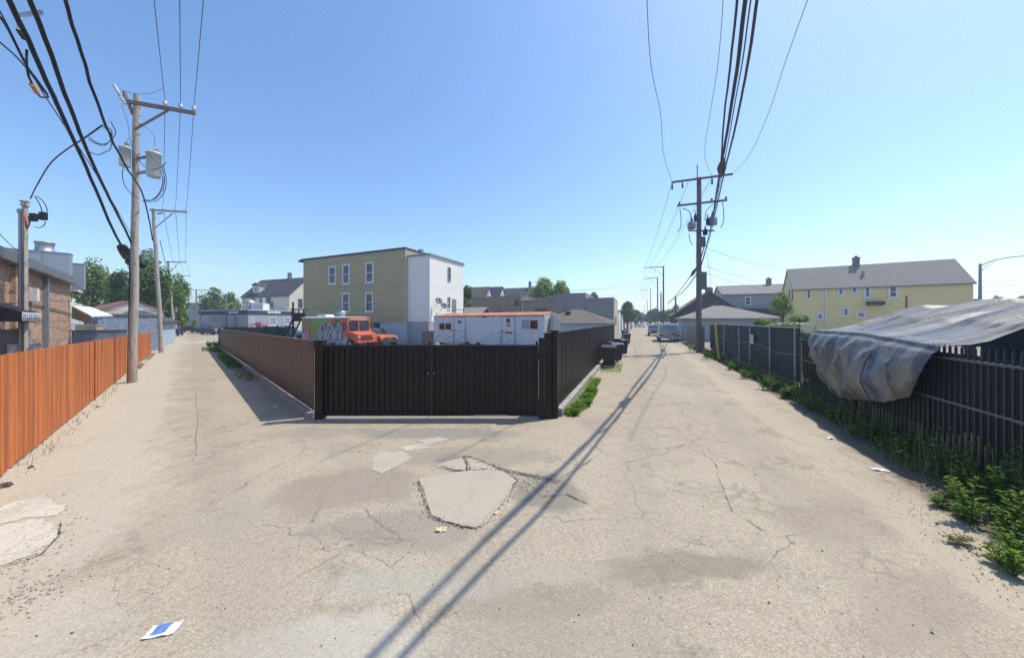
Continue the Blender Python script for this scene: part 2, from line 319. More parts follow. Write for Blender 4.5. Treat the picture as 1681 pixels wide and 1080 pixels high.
add_stains_and_shade(M['road'], [
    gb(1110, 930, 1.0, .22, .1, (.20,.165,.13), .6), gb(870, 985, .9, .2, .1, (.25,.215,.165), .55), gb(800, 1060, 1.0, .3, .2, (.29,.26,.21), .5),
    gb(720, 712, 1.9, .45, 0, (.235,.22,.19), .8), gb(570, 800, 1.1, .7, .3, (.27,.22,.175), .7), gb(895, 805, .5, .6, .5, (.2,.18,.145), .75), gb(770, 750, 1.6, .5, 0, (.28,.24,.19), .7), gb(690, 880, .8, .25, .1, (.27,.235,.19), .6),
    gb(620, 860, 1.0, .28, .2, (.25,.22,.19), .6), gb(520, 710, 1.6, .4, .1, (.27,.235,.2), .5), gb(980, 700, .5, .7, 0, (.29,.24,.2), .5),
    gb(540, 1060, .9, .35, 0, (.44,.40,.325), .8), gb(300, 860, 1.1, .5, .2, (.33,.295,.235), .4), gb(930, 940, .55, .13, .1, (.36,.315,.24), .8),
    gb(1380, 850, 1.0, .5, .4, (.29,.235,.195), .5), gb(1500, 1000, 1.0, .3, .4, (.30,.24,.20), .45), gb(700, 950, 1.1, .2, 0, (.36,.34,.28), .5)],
    [(L0, bL, -1, 1.7, (.46,.425,.345), .55, 2.6), (R0, bR, -2.4, -1.5, (.45,.385,.28), .5, .8), (R0, bR, -.9, 1, (.10,.085,.06), .85, .7), (rw, bR, 1.5, 2.3, (.31,.265,.2), .35, .5), (rw, bR, 3.4, 4.2, (.31,.265,.2), .35, .5), (L0, bL, 2.0, 2.8, (.29,.25,.2), .3, .5), (L0, bL, 3.6, 4.3, (.29,.25,.2), .3, .5), (RP, bP, -1.0, .9, (.10,.085,.06), .8, .6)])  # dark bands at the right fences: verge soil, darkened to widen the fence shadow
# ---------------- ground ----------------
mb = MB(); mb.quad((-420,-420,-.004), (420,-420,-.004), (420,420,-.004), (-420,420,-.004))
tag(mb.build('ground', M['lot'], recenter=False), kind='structure')
def sheet(name, pts, z, m): 
    mb = MB(); mb.add([(p[0], p[1], z) for p in pts], [tuple(range(len(pts)))]); return tag(mb.build(name, m, recenter=False), kind='structure')
def P2(p, d, s, t, n): return (p[0]+d[0]*s+n[0]*t, p[1]+d[1]*s+n[1]*t)
# the two alleys and the fork, one sheet
lw = G(519, 688); lwe = G(360, 571); rw = G(912, 685)
far = 320
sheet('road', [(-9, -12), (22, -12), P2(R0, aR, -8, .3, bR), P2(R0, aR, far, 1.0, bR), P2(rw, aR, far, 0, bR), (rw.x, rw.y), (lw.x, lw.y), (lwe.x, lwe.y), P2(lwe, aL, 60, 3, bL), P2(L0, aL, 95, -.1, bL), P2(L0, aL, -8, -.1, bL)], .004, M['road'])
# pale cross-street apron at the end of the left alley
cs = P2(L0, aL, 38, 0, bL)
sheet('pavement', [P2(L0, aL, 37, -8, bL), P2(L0, aL, 37.6, 30, bL), P2(L0, aL, 44, 30, bL), P2(L0, aL, 43, -8, bL)], .0085, M['pale'])
rng = random.Random(5)
def wob(pts, n=6, a=.02):                                           # irregular outline through ground points
    out = []
    for i, p in enumerate(pts):
        q = pts[(i+1) % len(pts)]
        for k in range(n):
            t = k/n; v = p.lerp(q, t); out.append(v+Vector((rng.uniform(-a, a), rng.uniform(-a, a), 0)))
    return out
def patch(px, m, z=.009, a=.015, name='road_patch'): return sheet(name, wob([G(x, y) for x, y in px], 5, a), z, m)
patch([(688,787),(740,777),(800,769),(828,775),(848,790),(838,808),(815,838),(800,858),(782,868),(745,862),(708,846),(700,820)], M['smooth'], .013, .008)
patch([(713,766),(735,757),(760,753),(768,772),(742,774)], M['smooth'], .011, .006); patch([(766,751),(795,760),(825,776),(775,774)], M['smooth'], .011, .006)
patch([(612,750),(625,742),(662,741),(676,752),(655,765),(625,778),(612,772)], M['smooth'], .009)
patch([(717,748),(748,743),(755,750),(735,757),(715,757)], M['lot'], .009, .006)
patch([(-60,872),(0,866),(50,853),(92,858),(93,884),(60,910),(0,930),(-60,950)], M['chalk'], .010, .03)
patch([(0,832),(30,822),(70,815),(108,830),(100,845),(50,850),(0,862)], M['chalk'], .0095, .03)
patch([(682,723),(722,718),(742,722),(700,730)], M['pale'], .009, .01); patch([(655,735),(690,728),(712,735),(668,741)], M['pale'], .0092, .01)
def crackline(px, w, jit=.03, z=.0165):
    pts = [G(x, y) for x, y in px]; fine = []
    for p, q in zip(pts, pts[1:]):
        n = max(2, int((q-p).length/.045)); 
        fine += [p.lerp(q, k/n) for k in range(n)]
    fine.append(pts[-1]); mb = MB(); l = []; r = []; off = 0; n = len(fine)
    for i, p in enumerate(fine):
        t = (fine[min(i+1, n-1)]-fine[max(i-1, 0)]).normalized(); s = t.cross(UP)
        off = off*.75+rng.uniform(-1, 1)*jit*.5; ww = w*(.12+1.1*rng.random()**1.6)*min(1, .2+i/3, .2+(n-1-i)/3)
        c = p+s*off; l.append(c+s*ww/2); r.append(c-s*ww/2)
    for i in range(n-1): mb.add([(v.x, v.y, z) for v in (r[i], r[i+1], l[i+1], l[i])], [(0,1,2,3)])
    return tag(mb.build('road_crack', M['crack'], recenter=False), kind='structure')
for px, w in (([(718,764),(745,772),(768,774),(805,771)], .03), ([(760,750),(767,760),(768,774)], .035), ([(758,749),(790,756),(830,774),(880,783),(912,790)], .035),
              ([(688,789),(695,812),(702,830),(706,848)], .02), ([(706,849),(735,858),(760,866),(780,868)], .04), ([(830,775),(848,790),(838,808)], .015),
              ([(590,830),(612,850),(640,872),(660,890)], .008), ([(912,790),(950,770),(985,745)], .012),
              ([(1180,785),(1200,840),(1250,870),(1290,885)], .01), ([(1200,985),(1260,1005),(1330,1030)], .003),
              ([(300,905),(370,892),(440,880),(500,858),(560,850)], .005),
              ([(1150,740),(1175,760),(1180,785)], .01), ([(1060,1000),(1120,1040),(1180,1080)], .003), ([(0,852),(40,846)], .004), ([(100,858),(94,880),(60,912),(0,934)], .018),
              ([(1020,740),(1120,735),(1200,745)], .008), ([(880,820),(930,812),(975,830)], .02), ([(590,700),(640,690),(700,700)], .02), ([(320,640),(325,700),(318,760)], .008)):
    crackline(px, w)
# broken stones and small debris near the patch
def rubble(name, label, cat, px, r, m, group=None, h=.5):
    p = G(*px); mb = MB(); vs = []; n = 9; k = rng.random()*6
    for j in range(n): a = 2*math.pi*j/n; q = r*(.75+.4*noise.noise(Vector((a, k, r*9)))); vs.append((p.x+q*math.cos(a), p.y+q*math.sin(a), .004))
    top = [(p.x+(v[0]-p.x)*.7, p.y+(v[1]-p.y)*.7, .01+r*h*rng.uniform(.6, 1)) for v in vs]
    mb.add(vs+top, [(j, (j+1) % n, n+(j+1) % n, n+j) for j in range(n)]+[tuple(range(n, 2*n))])
    return tag(mb.build(name, m), label, cat, group)
for i, (x, y, r) in enumerate([(862,790,.035),(870,795,.045),(878,800,.03),(858,800,.03),(885,792,.04),(893,798,.03),(868,806,.035),(900,806,.03),(875,812,.025),(852,797,.03),(888,812,.025)]):
    rubble('stone', 'loose chip of broken asphalt right of the pale road patch', 'stone', (x, y), r, M['smooth'], 'broken asphalt chips right of the patch', .35)
for i, (px, r, lb) in enumerate([((40,762), .09, 'broken white concrete lump at the foot of the cedar fence'), ((165,668), .11, 'pale flat concrete lump on the verge, nearest the pole'), ((6,800), .10, 'dark stone at the left frame edge below the fence'),
        ((8,775), .08, 'small pale stone touching the cedar fence at the far left'), ((232,603), .14, 'pale broken kerb stone just behind the big wooden pole'), ((50,768), .05, 'small dark stone beside the white concrete lump')]):
    rubble('stone', lb, 'stone', px, r, M['crack'] if 'dark' in lb else M['pale'])
for i, (x, y) in enumerate([(340,690),(1240,780),(1305,735),(1010,640),(1030,655),(950,1010),(1350,905),(118,1040),(60,1045),(1155,832),(820,1000),(1262,990),(1530,1040),(1400,780),(1090,660),(1052,625)]):
    rubble('pebble', 'small dark pebble lying on the open road', 'pebble', (x, y), rng.uniform(.004, .008)*(1+(700/y)**2), M['crack'], 'scattered dark pebbles on the road')
def grit(lines, n, spread, size, lb, m):
    mb = MB(); r = random.Random(n)
    for k in range(n):
        l = r.choice(lines); i = r.randrange(len(l)-1); p = G(*l[i]).lerp(G(*l[i+1]), r.random()); p = p+Vector((r.gauss(0, spread), r.gauss(0, spread), 0)); s = size*r.uniform(.4, 1.5)**1.5
        c = [(p.x+s*math.cos(a)*r.uniform(.7, 1.2), p.y+s*math.sin(a)*r.uniform(.7, 1.2), .010) for a in (0, 1.3, 2.5, 3.8, 5.1)]; mb.add(c+[(p.x, p.y, .010+s*.8)], [(j, (j+1) % 5, 5) for j in range(5)])
    return tag(mb.build('gravel', m, recenter=False), kind='stuff', label=lb, cat='gravel')
edge = [[(688,789),(695,812),(706,848),(735,858),(780,868),(815,838),(848,790),(830,775),(805,771),(745,772),(718,764)], [(760,750),(830,774),(880,783),(912,790)]]
grit(edge, 900, .035, .008, 'crumbled grit along the broken edges of the central patch', M['dark']); grit(edge, 420, .05, .009, 'pale crumbs along the broken edges of the central patch', M['smooth'])
grit([[(-20,800),(60,755),(140,690),(215,632)], [(-20,830),(40,846),(92,870),(60,912),(0,934)], [(0,1000),(60,960)]], 900, .16, .008, 'loose pale grit on the verge beside the cedar fence', M['pale'])
grit([[(1681,1000),(1560,900),(1460,800),(1350,700)], [(1681,960),(1500,830)]], 450, .12, .005, 'loose grit along the weedy edge of the right alley', M['lot'])
grit([[(100,1060),(500,900),(900,700),(1300,900),(1600,1060)], [(300,760),(1100,1000)]], 700, .7, .004, 'small loose stones strewn over the open road', M['dark'])
# litter
def crumple(name, label, cat, px, w, d, rz, m, h=.03, m2=None):
    p = G(*px); mb = MB(); n = 7; vs = []
    for i in range(n):
        for j in range(n):
            u = (i/(n-1)-.5)*w; v = (j/(n-1)-.5)*d; z = .012+h*abs(noise.noise(Vector((u*14, v*14, px[0]))))
            vs.append((u*math.cos(rz)-v*math.sin(rz), u*math.sin(rz)+v*math.cos(rz), z))
    fs = [(i*n+j, (i+1)*n+j, (i+1)*n+j+1, i*n+j+1) for i in range(n-1) for j in range(n-1)]
    for k, f in enumerate(fs): mb.add([vs[q] for q in f], [(0,1,2,3)], 1 if (m2 and 1 <= k//(n-1) <= 3 and k % (n-1) > 0) else 0)
    o = mb.build(name, [m, m2 or m]); o.location = (p.x, p.y, 0.005); s = o.modifiers.new('s', 'SOLIDIFY'); s.thickness = .004; s.offset = 1
    return tag(o, label, cat)
crumple('litter', 'crumpled white wrapper with blue printing lying in the foreground', 'wrapper', (268,1036), .19, .11, .25, M['paper'], .04, M['pblue'])
crumple('litter', 'tan crushed carton scrap below the big pale road patch', 'carton', (724,870), .11, .085, .2, M['card'], .04)
crumple('litter', 'small pale scrap at the right rim of the road patch', 'scrap', (815,842), .07, .05, .7, M['card'], .03)
for (x, y, lb) in [(402,590,'farthest white scrap in the fence shadow'), (424,603,'second farthest white scrap in the fence shadow'), (422,635,'white scrap near the outer edge of the fence shadow'), (452,668,'white scrap nearest the gate in the fence shadow'), (354,580,'white scrap at the far tip of the fence shadow')]:
    crumple('litter', lb, 'scrap', (x, y), .16*40/(y-527)**.9+.05, .1, .4, M['paper'], .02)
crumple('litter', 'white crushed bag at the weed edge by the picket fence', 'bag', (1443,772), .2, .1, -.3, M['paper'], .05)
crumple('litter', 'pale blue scrap in the shade below the grey tarp', 'scrap', (1363,720), .14, .1, 0, M['paper'], .04)
crumple('litter', 'pale scrap in the weeds near the leaning yellow post', 'scrap', (1155,602), .25, .14, 0, M['paper'], .04)
# ---------------- fences ----------------
def ftone(o, tones):
    a = o.data.attributes.new('tone', 'FLOAT', 'FACE'); a.data.foreach_set('value', tones)
t = thing('cedar_fence', 'long orange cedar board fence along the left alley', 'fence', P2(L0, aL, -5, 0, bL)+(0,), math.atan2(aL.y, aL.x))
LT = 30.9; mb = MB(); tones = []; x = 0; r2 = random.Random(3); hz = lambda x: 1.80-.28*max(0, x-5)/26
while x < LT:
    w = .135+r2.uniform(-.006, .008); tn = r2.random()*.9; d = r2.uniform(0, .008); z = hz(x)+r2.uniform(-.006, .006)
    lo = .03+r2.uniform(0, .03); mb.box((x, -.02-d, lo), (x+w-.0045, 0-d, z)); tones += [tn]*6; x += w
ftone(mb.build('board_panel', M['cedar'], t), tones)
mb = MB(); 
for z in (.35, 1.0, 1.5): mb.box((0, .002, z-.045), (LT, .04, z+.045))
ftone(mb.build('rail', M['cedar'], t), [.6]*18)
for k in range(13):
    x = .1+k*2.45; mb = MB(); mb.box((x, .042, 0), (x+.09, .13, hz(x)-.02)); ftone(mb.build('fence_post', M['cedar'], t), [.8]*6)
for x in (11.5, 16.3, 21.0):
    mb = MB(); mb.box((x, -.045, .02), (x+.05, -.03, hz(x))); ftone(mb.build('batten', M['cedar'], t), [1.6]*6)
def corrugated(mb, L, z0, z1f, pitch=.19, dep=.028, flat=.52, m=0, y=0):
    x = 0; vs = []
    while x < L:
        for fx, dy in ((0, 0), (flat, 0), (flat+.1, dep), (.9, dep)): vs.append((min(L, x+fx*pitch), y+dy))
        x += pitch
    n = len(vs); V = [(a, b, z0) for a, b in vs]+[(a, b, z1f(a)) for a, b in vs]
    mb.add(V, [(i, i+1, n+i+1, n+i) for i in range(n-1)], m)
# left wing: local x from far end to near end so that -y faces the left alley
dl = (lw-lwe); LL = dl.length-.28
t = thing('metal_fence', 'brown corrugated metal fence running away along the left alley', 'fence', (lwe.x, lwe.y, 0), math.atan2(dl.y, dl.x))
hh = lambda x: 1.60+.21*x/LL
mb = MB(); corrugated(mb, LL, .16, hh, .15, .03); o = mb.build('metal_panel', M['brown'], t); s = o.modifiers.new('s', 'SOLIDIFY'); s.thickness = .006
mb = MB(); mb.bar((0, .015, hh(0)+.012), (LL, .015, hh(LL)+.012), .06, .03); mb.bar((0,.06,.9),(LL,.06,.95),.05); mb.build('rail', M['brown'], t)
for k in range(11):
    x = LL*k/10; mb = MB(); mb.box((x-.04, .045, 0), (x+.04, .125, hh(x)+.03), 0); mb.build('fence_post', M['black'], t)
mb = MB(); mb.box((-.12,-.06,0),(-.004,.1,1.72)); mb.build('end_post', M['black'], t)
mb = MB(); k = 0; x = 0
while x < LL+.1:
    w = r2.uniform(1.4, 2.6); mb.box((x, -.10-r2.uniform(0, .03), 0), (min(x+w-.03, LL+.12), .14, .13+r2.uniform(0, .03))); x += w
tag(mb.build('kerb', M['conc']), kind='structure'); o = bpy.data.objects['kerb']; c = o.location.copy(); o.rotation_euler = (0, 0, t.rotation_euler.z); o.location = Matrix.Rotation(t.rotation_euler.z, 3, 'Z') @ c + t.location
# right wing
rwl = 20.6
t = thing('metal_fence', 'dark corrugated metal fence running away along the right alley', 'fence', (rw.x, rw.y, 0), math.atan2(aR.y, aR.x))
mb = MB(); corrugated(mb, rwl, .2, lambda x: 2.0, .17, .03)
o = mb.build('metal_panel', M['black'], t); s = o.modifiers.new('s', 'SOLIDIFY'); s.thickness = .006
mb = MB(); mb.bar((0, .0, 2.012), (rwl, .0, 2.012), .06, .03); mb.bar((0,.06,.9),(rwl,.06,.9),.05); mb.build('rail', M['black'], t)
for k in range(9):
    x = .05+(rwl-.1)*k/8; mb = MB(); mb.box((x-.04, .04, 0), (x+.04, .12, 2.03)); mb.build('fence_post', M['black'], t)
mb = MB(); mb.box((-.10,-.07,0),(.02,.09,2.06)); mb.box((-.12,-.09,2.06),(.04,.11,2.08)); mb.build('end_post', M['black'], t)
mb = MB(); x = .12
while x < rwl:
    w = r2.uniform(1.6, 3); mb.box((x, -.13-r2.uniform(0, .02), 0), (x+w-.02, .1, .185+r2.uniform(0, .015))); x += w
o = mb.build('kerb', M['conc'], recenter=False); tag(o, kind='structure'); o.location = t.location; o.rotation_euler = t.rotation_euler
# gate posts and the two leaves
gy = 1242/160
def post(x0, x1, top, lb, cap=True, d=0):
    a = A(x0, 600, gy+d).x; b = A(x1, 600, gy+d).x; z = zat(top, gy); mb = MB(); w = b-a
    t = thing('gate_post', lb, 'gate post', ((a+b)/2, gy+d, 0))
    mb.box((-w/2, -w/2, 0), (w/2, w/2, z)); mb.build('shaft', M['black'], t, .006)
    mb = MB(); mb.box((-w/2-.012, -w/2-.012, z+.001), (w/2+.012, w/2+.012, z+.02)); mb.build('cap', M['black'], t, .004)
post(520, 533, 560, 'black square gate post left of the wide gate'); post(884.5, 893, 556, 'slim black post the gate hinges on, at its right end'); post(893.5, 905, 548, 'tall thick black post between gate and right fence', d=.06)
def gate_leaf(x0, x1, lb, door=None):
    a = A(x0, 600, gy).x; b = A(x1, 600, gy).x; w = b-a
    t = thing('gate_leaf', lb, 'gate', (a, gy, 0)); zt = zat(566, gy); zb = zat(682, gy)
    mb = MB(); e = .07
    mb.box((0, -.03, zb), (e, .03, zt)); mb.box((w-e, -.03, zb), (w, .03, zt)); mb.box((e, -.028, zb), (w-e, .028, zb+e)); mb.box((e, -.028, zt-e), (w-e, .028, zt)); mb.build('frame', M['black'], t, .004)
    mb = MB(); x = e+.03; k = 0
    dr = door and (A(door[0], 600, gy).x-a, A(door[1], 600, gy).x-a)
    mb.box((e, .012, zb+e), (w-e, .022, zt-e))
    while x < w-e-.07:
        jx = r2.uniform(-.006, .006); jy = r2.uniform(-.005, .004)
        if not dr or not (dr[0]-.09 < x < dr[1]+.02): mb.prism([(x,-.016+jy,zb+e),(x+.085,-.016-jy,zb+e),(x+.085+jx,-.016+jy,zt-e),(x+jx,-.016-jy*.5,zt-e)], (0,.025,0))
        x += .135
    mb.build('ribbed_panel', M['black'], t, .006)
    if dr:
        d0, d1 = dr; mb = MB(); mb.box((d0, -.035, .105), (d0+.035, .005, zt-e-.01)); mb.box((d1-.035, -.035, .105), (d1, .005, zt-e-.01)); mb.box((d0+.035, -.033, zt-e-.05), (d1-.035, .005, zt-e-.012))
        p = mb.build('walk_door', M['black'], t, .004); mb = MB(); x = d0+.045
        while x < d1-.1: mb.box((x, -.02, .13), (x+.075, .010, zt-e-.055)); x += .115
        mb.build('ribbed_panel', M['black'], p, .005)
        mb = MB(); mb.box((d0, -.037, .085), (d1, .0, .103)); mb.build('sill', M['steel'], p)
        mb = MB(); mb.box((d1-.15, -.05, .84), (d1-.10, -.034, .98)); mb.tube([(d1-.125,-.05,.92),(d1-.125,-.09,.92),(d1-.19,-.09,.92)], .008, 6); mb.build('handle', M['black'], p)
    return t, w, zt
t, w, zt = gate_leaf(533.6, 708, 'left leaf of the wide black ribbed metal gate')
mb = MB(); mb.lathe((w-.06, -.045, zt*.62), [(0,0),(.018,0),(.018,.03),(0,.03)], 8, ax=(0,-1,0)); mb.build('bolt', M['steel'], t)
mb = MB(); mb.lathe((w-.03,0,zt), [(.03,0),(.03,.02),(.015,.03),(.03,.05),(.03,.07),(.0,.095)], 10); mb.build('finial', M['black'], t)
t, w, zt = gate_leaf(708.8, 883.8, 'right leaf of the wide black ribbed gate, with the walk-through door', (779, 834))
mb = MB(); mb.lathe((.07, -.045, zt*.62), [(0,0),(.018,0),(.018,.03),(0,.03)], 8, ax=(0,-1,0)); mb.build('bolt', M['steel'], t)
mb = MB(); mb.lathe((w-.04,0,zt), [(.03,0),(.03,.02),(.015,.03),(.03,.05),(.03,.07),(.0,.095)], 10); mb.build('finial', M['black'], t)
for z in (.35, 1.4):
    mb = MB(); mb.tube([(w+.002,-.04,z),(w+.002,-.04,z+.12)], .018, 8); mb.build('hinge', M['black'], t)
# ---------------- right side fences ----------------
def rp(s, t=0, z=0):
    if s < SK: return KP+aP*(s-SK)+bP*t+UP*z
    return Vector(P2(R0, aR, s, t, bR)+(z,))
rzR = math.atan2(aR.y, aR.x)
# local x along the alley away from the camera, +y towards the alley
t = thing('picket_fence', 'black steel picket fence with dark sheeting behind it, right of the alley', 'fence', rp(-4), rzP)
LP = 10.8; ph = 1.84; M['railm'] = pm('worn_rail', (.13,.14,.15), (.09,.1,.11), 2, .5)
mb = MB(); x = 0; 
while x < LP: mb.bar((x, 0, .06), (x, 0, ph+.06), .03, .02); mb.add([(x-.01,-.01,ph+.06),(x+.01,-.01,ph+.06),(x+.01,.01,ph+.06),(x-.01,.01,ph+.06),(x,0,ph+.11)],[(0,1,4),(1,2,4),(2,3,4),(3,0,4)]); x += .115
o = mb.build('picket', M['iron'], t); o.name = 'pickets'
for z in (.22, 1.05, ph-.12):
    mb = MB(); mb.bar((0, .0, z), (LP, .0, z), .034, .034); mb.build('rail', M['railm'] if z > .5 else M['iron'], t)
for k in range(6):
    mb = MB(); x = .03+k*2.42; mb.bar((x, -.03, 0), (x, -.03, ph+.08), .045); mb.build('fence_post', M['iron'], t)
mb = MB(); n = 60                                                     # sagging dark sheet behind the pickets
vs = []; 
for i in range(n+1):
    x = LP*i/n
    for j in range(8):
        z = .42+(ph-.46)*j/7+(.12*noise.noise(Vector((x*.8, 3, 0))) if j == 0 else 0); vs.append((x, -.05-.035*noise.noise(Vector((x*2.2, z*.8, 1)))-.03, z))
mb.add(vs, [(i*8+j, (i+1)*8+j, (i+1)*8+j+1, i*8+j+1) for i in range(n) for j in range(7)], 0, True); mb.build('screen_sheet', M['mesh'], t)
mb = MB(); x = .4
while x < LP-.3:
    if True: h = .34+.25*noise.noise(Vector((x*1.1, 5, 0)))+rng.uniform(0, .12); mb.box((x, -.06, .0), (x+.085, -.045, max(.2, h+.1)))
    x += .11
mb.build('board_panel', M['paleb'], t)
CF0, CF1 = 6.8, 21.6
t = thing('chainlink_fence', 'chain-link fence with dark privacy mesh between tarp and wooden pole', 'fence', rp(CF0), rzR)
LC = CF1-CF0
mb = MB(); vs = []; n = 50
for i in range(n+1):
    x = LC*i/n
    for j in range(7): z = .25+(1.8)*j/6+(.15*noise.noise(Vector((x*.6, 7, 0))) if j == 0 else 0); vs.append((x, -.03-.05*noise.noise(Vector((x*1.5, z, 1))), z))
mb.add(vs, [(i*7+j, (i+1)*7+j, (i+1)*7+j+1, i*7+j+1) for i in range(n) for j in range(6)], 0, True); mb.build('screen_sheet', M['mesh'], t)
mb = MB(); mb.tube([(0,0,2.07),(LC,0,2.07)], .02, 8); mb.build('top_rail', M['greym'], t)
mb = MB(); mb.tube([(LC*i/12, .0, 1.2-.12*math.sin(i*1.2)) for i in range(13)], .012, 6); mb.build('tension_wire', M['greym'], t)
for px in (1308, 1266, 1233, 1215, 1190, 1176):
    u, _ = onplane(R0, aR, px, 560); mb = MB(); mb.tube([(u-CF0, .04, 0), (u-CF0+.03, .04, 2.12)], .032, 8); mb.lathe((u-CF0+.03, .04, 2.12), [(.036,0),(.036,.02),(.0,.05)], 8); mb.build('fence_post', M['steel'], t)
mb = MB(); mb.box((.3,-.09,0),(LC-.2,-.07,.62)); mb.build('base_board', M['oldw'], t)
u, z = onplane(R0, aR, 1238, 558)
ts = thing('notice_sign', 'small white notice sign wired to the dark mesh fence', 'sign', rp(u, -.09, 1.25), rzR)
mb = MB(); mb.box((-.2,-.0,0),(.2,.012,.42)); mb.build('panel', M['trim'], ts)
mb = MB(); 
for i, w in enumerate((.12,.16,.14,.1)): mb.box((-w,.0125,.34-i*.09),(w,.015,.37-i*.09))
mb.build('print', M['dtrim'], ts)
# farther along: grey board fence, plywood sheet, leaning yellow post
t = thing('board_fence', 'weathered grey board fence beyond the wooden pole', 'fence', rp(23.8, -.1), rzR)
mb = MB(); x = 0
while x < 9: mb.box((x,-.01,.04),(x+.15,.012,1.75+rng.uniform(-.03,.03))); x += .158
mb.build('board_panel', M['oldw'], t); mb = MB(); mb.box((0,-.05,.4),(9,-.012,.5)); mb.box((0,-.05,1.3),(9,-.012,1.4)); mb.build('rail', M['oldw'], t)
p = G(1155, 578)
t = thing('plywood_sheet', 'bare orange plywood sheet standing just right of the dark pole', 'plywood', (p.x, p.y+.3, 0), rzR-1.1)
mb = MB(); mb.box((-.27,0,.03),(.27,.02,1.95)); mb.build('sheet', M['ply'], t)
mb = MB(); mb.box((-.27,-.03,.9),(.27,-.002,1.0)); mb.build('batten', M['ply'], t)
a = G(1181, 592); b = A(1174, 529, a.y+.2); mb = MB(); mb.bar(a, b, .09); o = mb.build('yellow_post', M['yel'], bevel=.01); tag(o, 'leaning yellow post in the weeds right of the dark pole', 'post')
# ---------------- tarp over its shelter frame ----------------
def tarpmat():
    m, nt, b = new_mat('grey_tarp')
    co = coords(nt); s = tex(nt, coords(nt, (1.3,1.3,.25)), 1.6, 5, .6, .5)
    col = mix(nt, ramp(nt, s, [(.35,0),(.6,1)]), (.225,.21,.185), (.16,.155,.15))
    col = mix(nt, ramp(nt, tex(nt, coords(nt, (.8,.8,.5)), 1.3, 6, .6), [(.55,0),(.66,.8)]), col, (.10,.16,.29))
    col = mix(nt, ramp(nt, tex(nt, coords(nt, (1,1,.4)), 2.1, 5, .6), [(.54,0),(.66,.7)]), col, (.33,.28,.20))
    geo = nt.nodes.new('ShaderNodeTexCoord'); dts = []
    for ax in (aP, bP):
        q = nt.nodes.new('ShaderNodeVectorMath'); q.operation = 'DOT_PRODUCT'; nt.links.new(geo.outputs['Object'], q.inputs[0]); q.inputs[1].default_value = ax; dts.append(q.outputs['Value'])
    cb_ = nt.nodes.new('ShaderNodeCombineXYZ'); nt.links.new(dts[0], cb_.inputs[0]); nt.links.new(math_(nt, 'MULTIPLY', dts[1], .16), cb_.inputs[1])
    st_ = tex(nt, cb_.outputs[0], 2.0, 4, .55, .25); col = mix(nt, ramp(nt, st_, [(.50,0),(.56,.75),(.60,.75),(.66,0)]), col, (.055,.065,.085)); col = mix(nt, ramp(nt, st_, [(.36,.6),(.44,0)]), col, (.26,.25,.235))  # dark and pale streaks put the shading of the roof folds into the colour
    nt.links.new(col, b.inputs['Base Color']); b.inputs['Roughness'].default_value = .5; b.inputs['Specular IOR Level'].default_value = .35
    w = tex(nt, coords(nt, (2.2,2.2,1.1)), 3, 6, .6, 1.5); bump(nt, b, w, .22, .03); return m
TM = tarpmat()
t = thing('tarp_shelter', 'low shelter behind the picket fence with dark mesh end wall', 'shelter', rp(.4), rzP)
mb = MB()
S0, S1 = 1.2, 6.4
for s_ in (1.35, 3.8, 6.2):
    mb = MB(); s = s_-1.2; mb.bar((s,-.3,0),(s,-.3,1.95),.07); mb.bar((s,-2.3,0),(s,-2.3,2.5),.07); mb.bar((s,-.25,1.9),(s,-2.3,2.52),.06); mb.build('frame', M['oldw'], t)
mb = MB(); mb.add([(-.05,-.3,0),(-.05,-3.4,0),(-.05,-3.4,2.5),(-.05,-2.1,2.68),(-.05,-.95,2.34),(-.05,-.3,1.95)], [(0,1,2,3,4,5)]); mb.add([(-3.2,-1.0,0),(-.06,-1.0,0),(-.06,-1.0,2.32),(-3.2,-1.0,2.5)],[(0,1,2,3)]); mb.build('mesh_wall', M['mesh'], t)
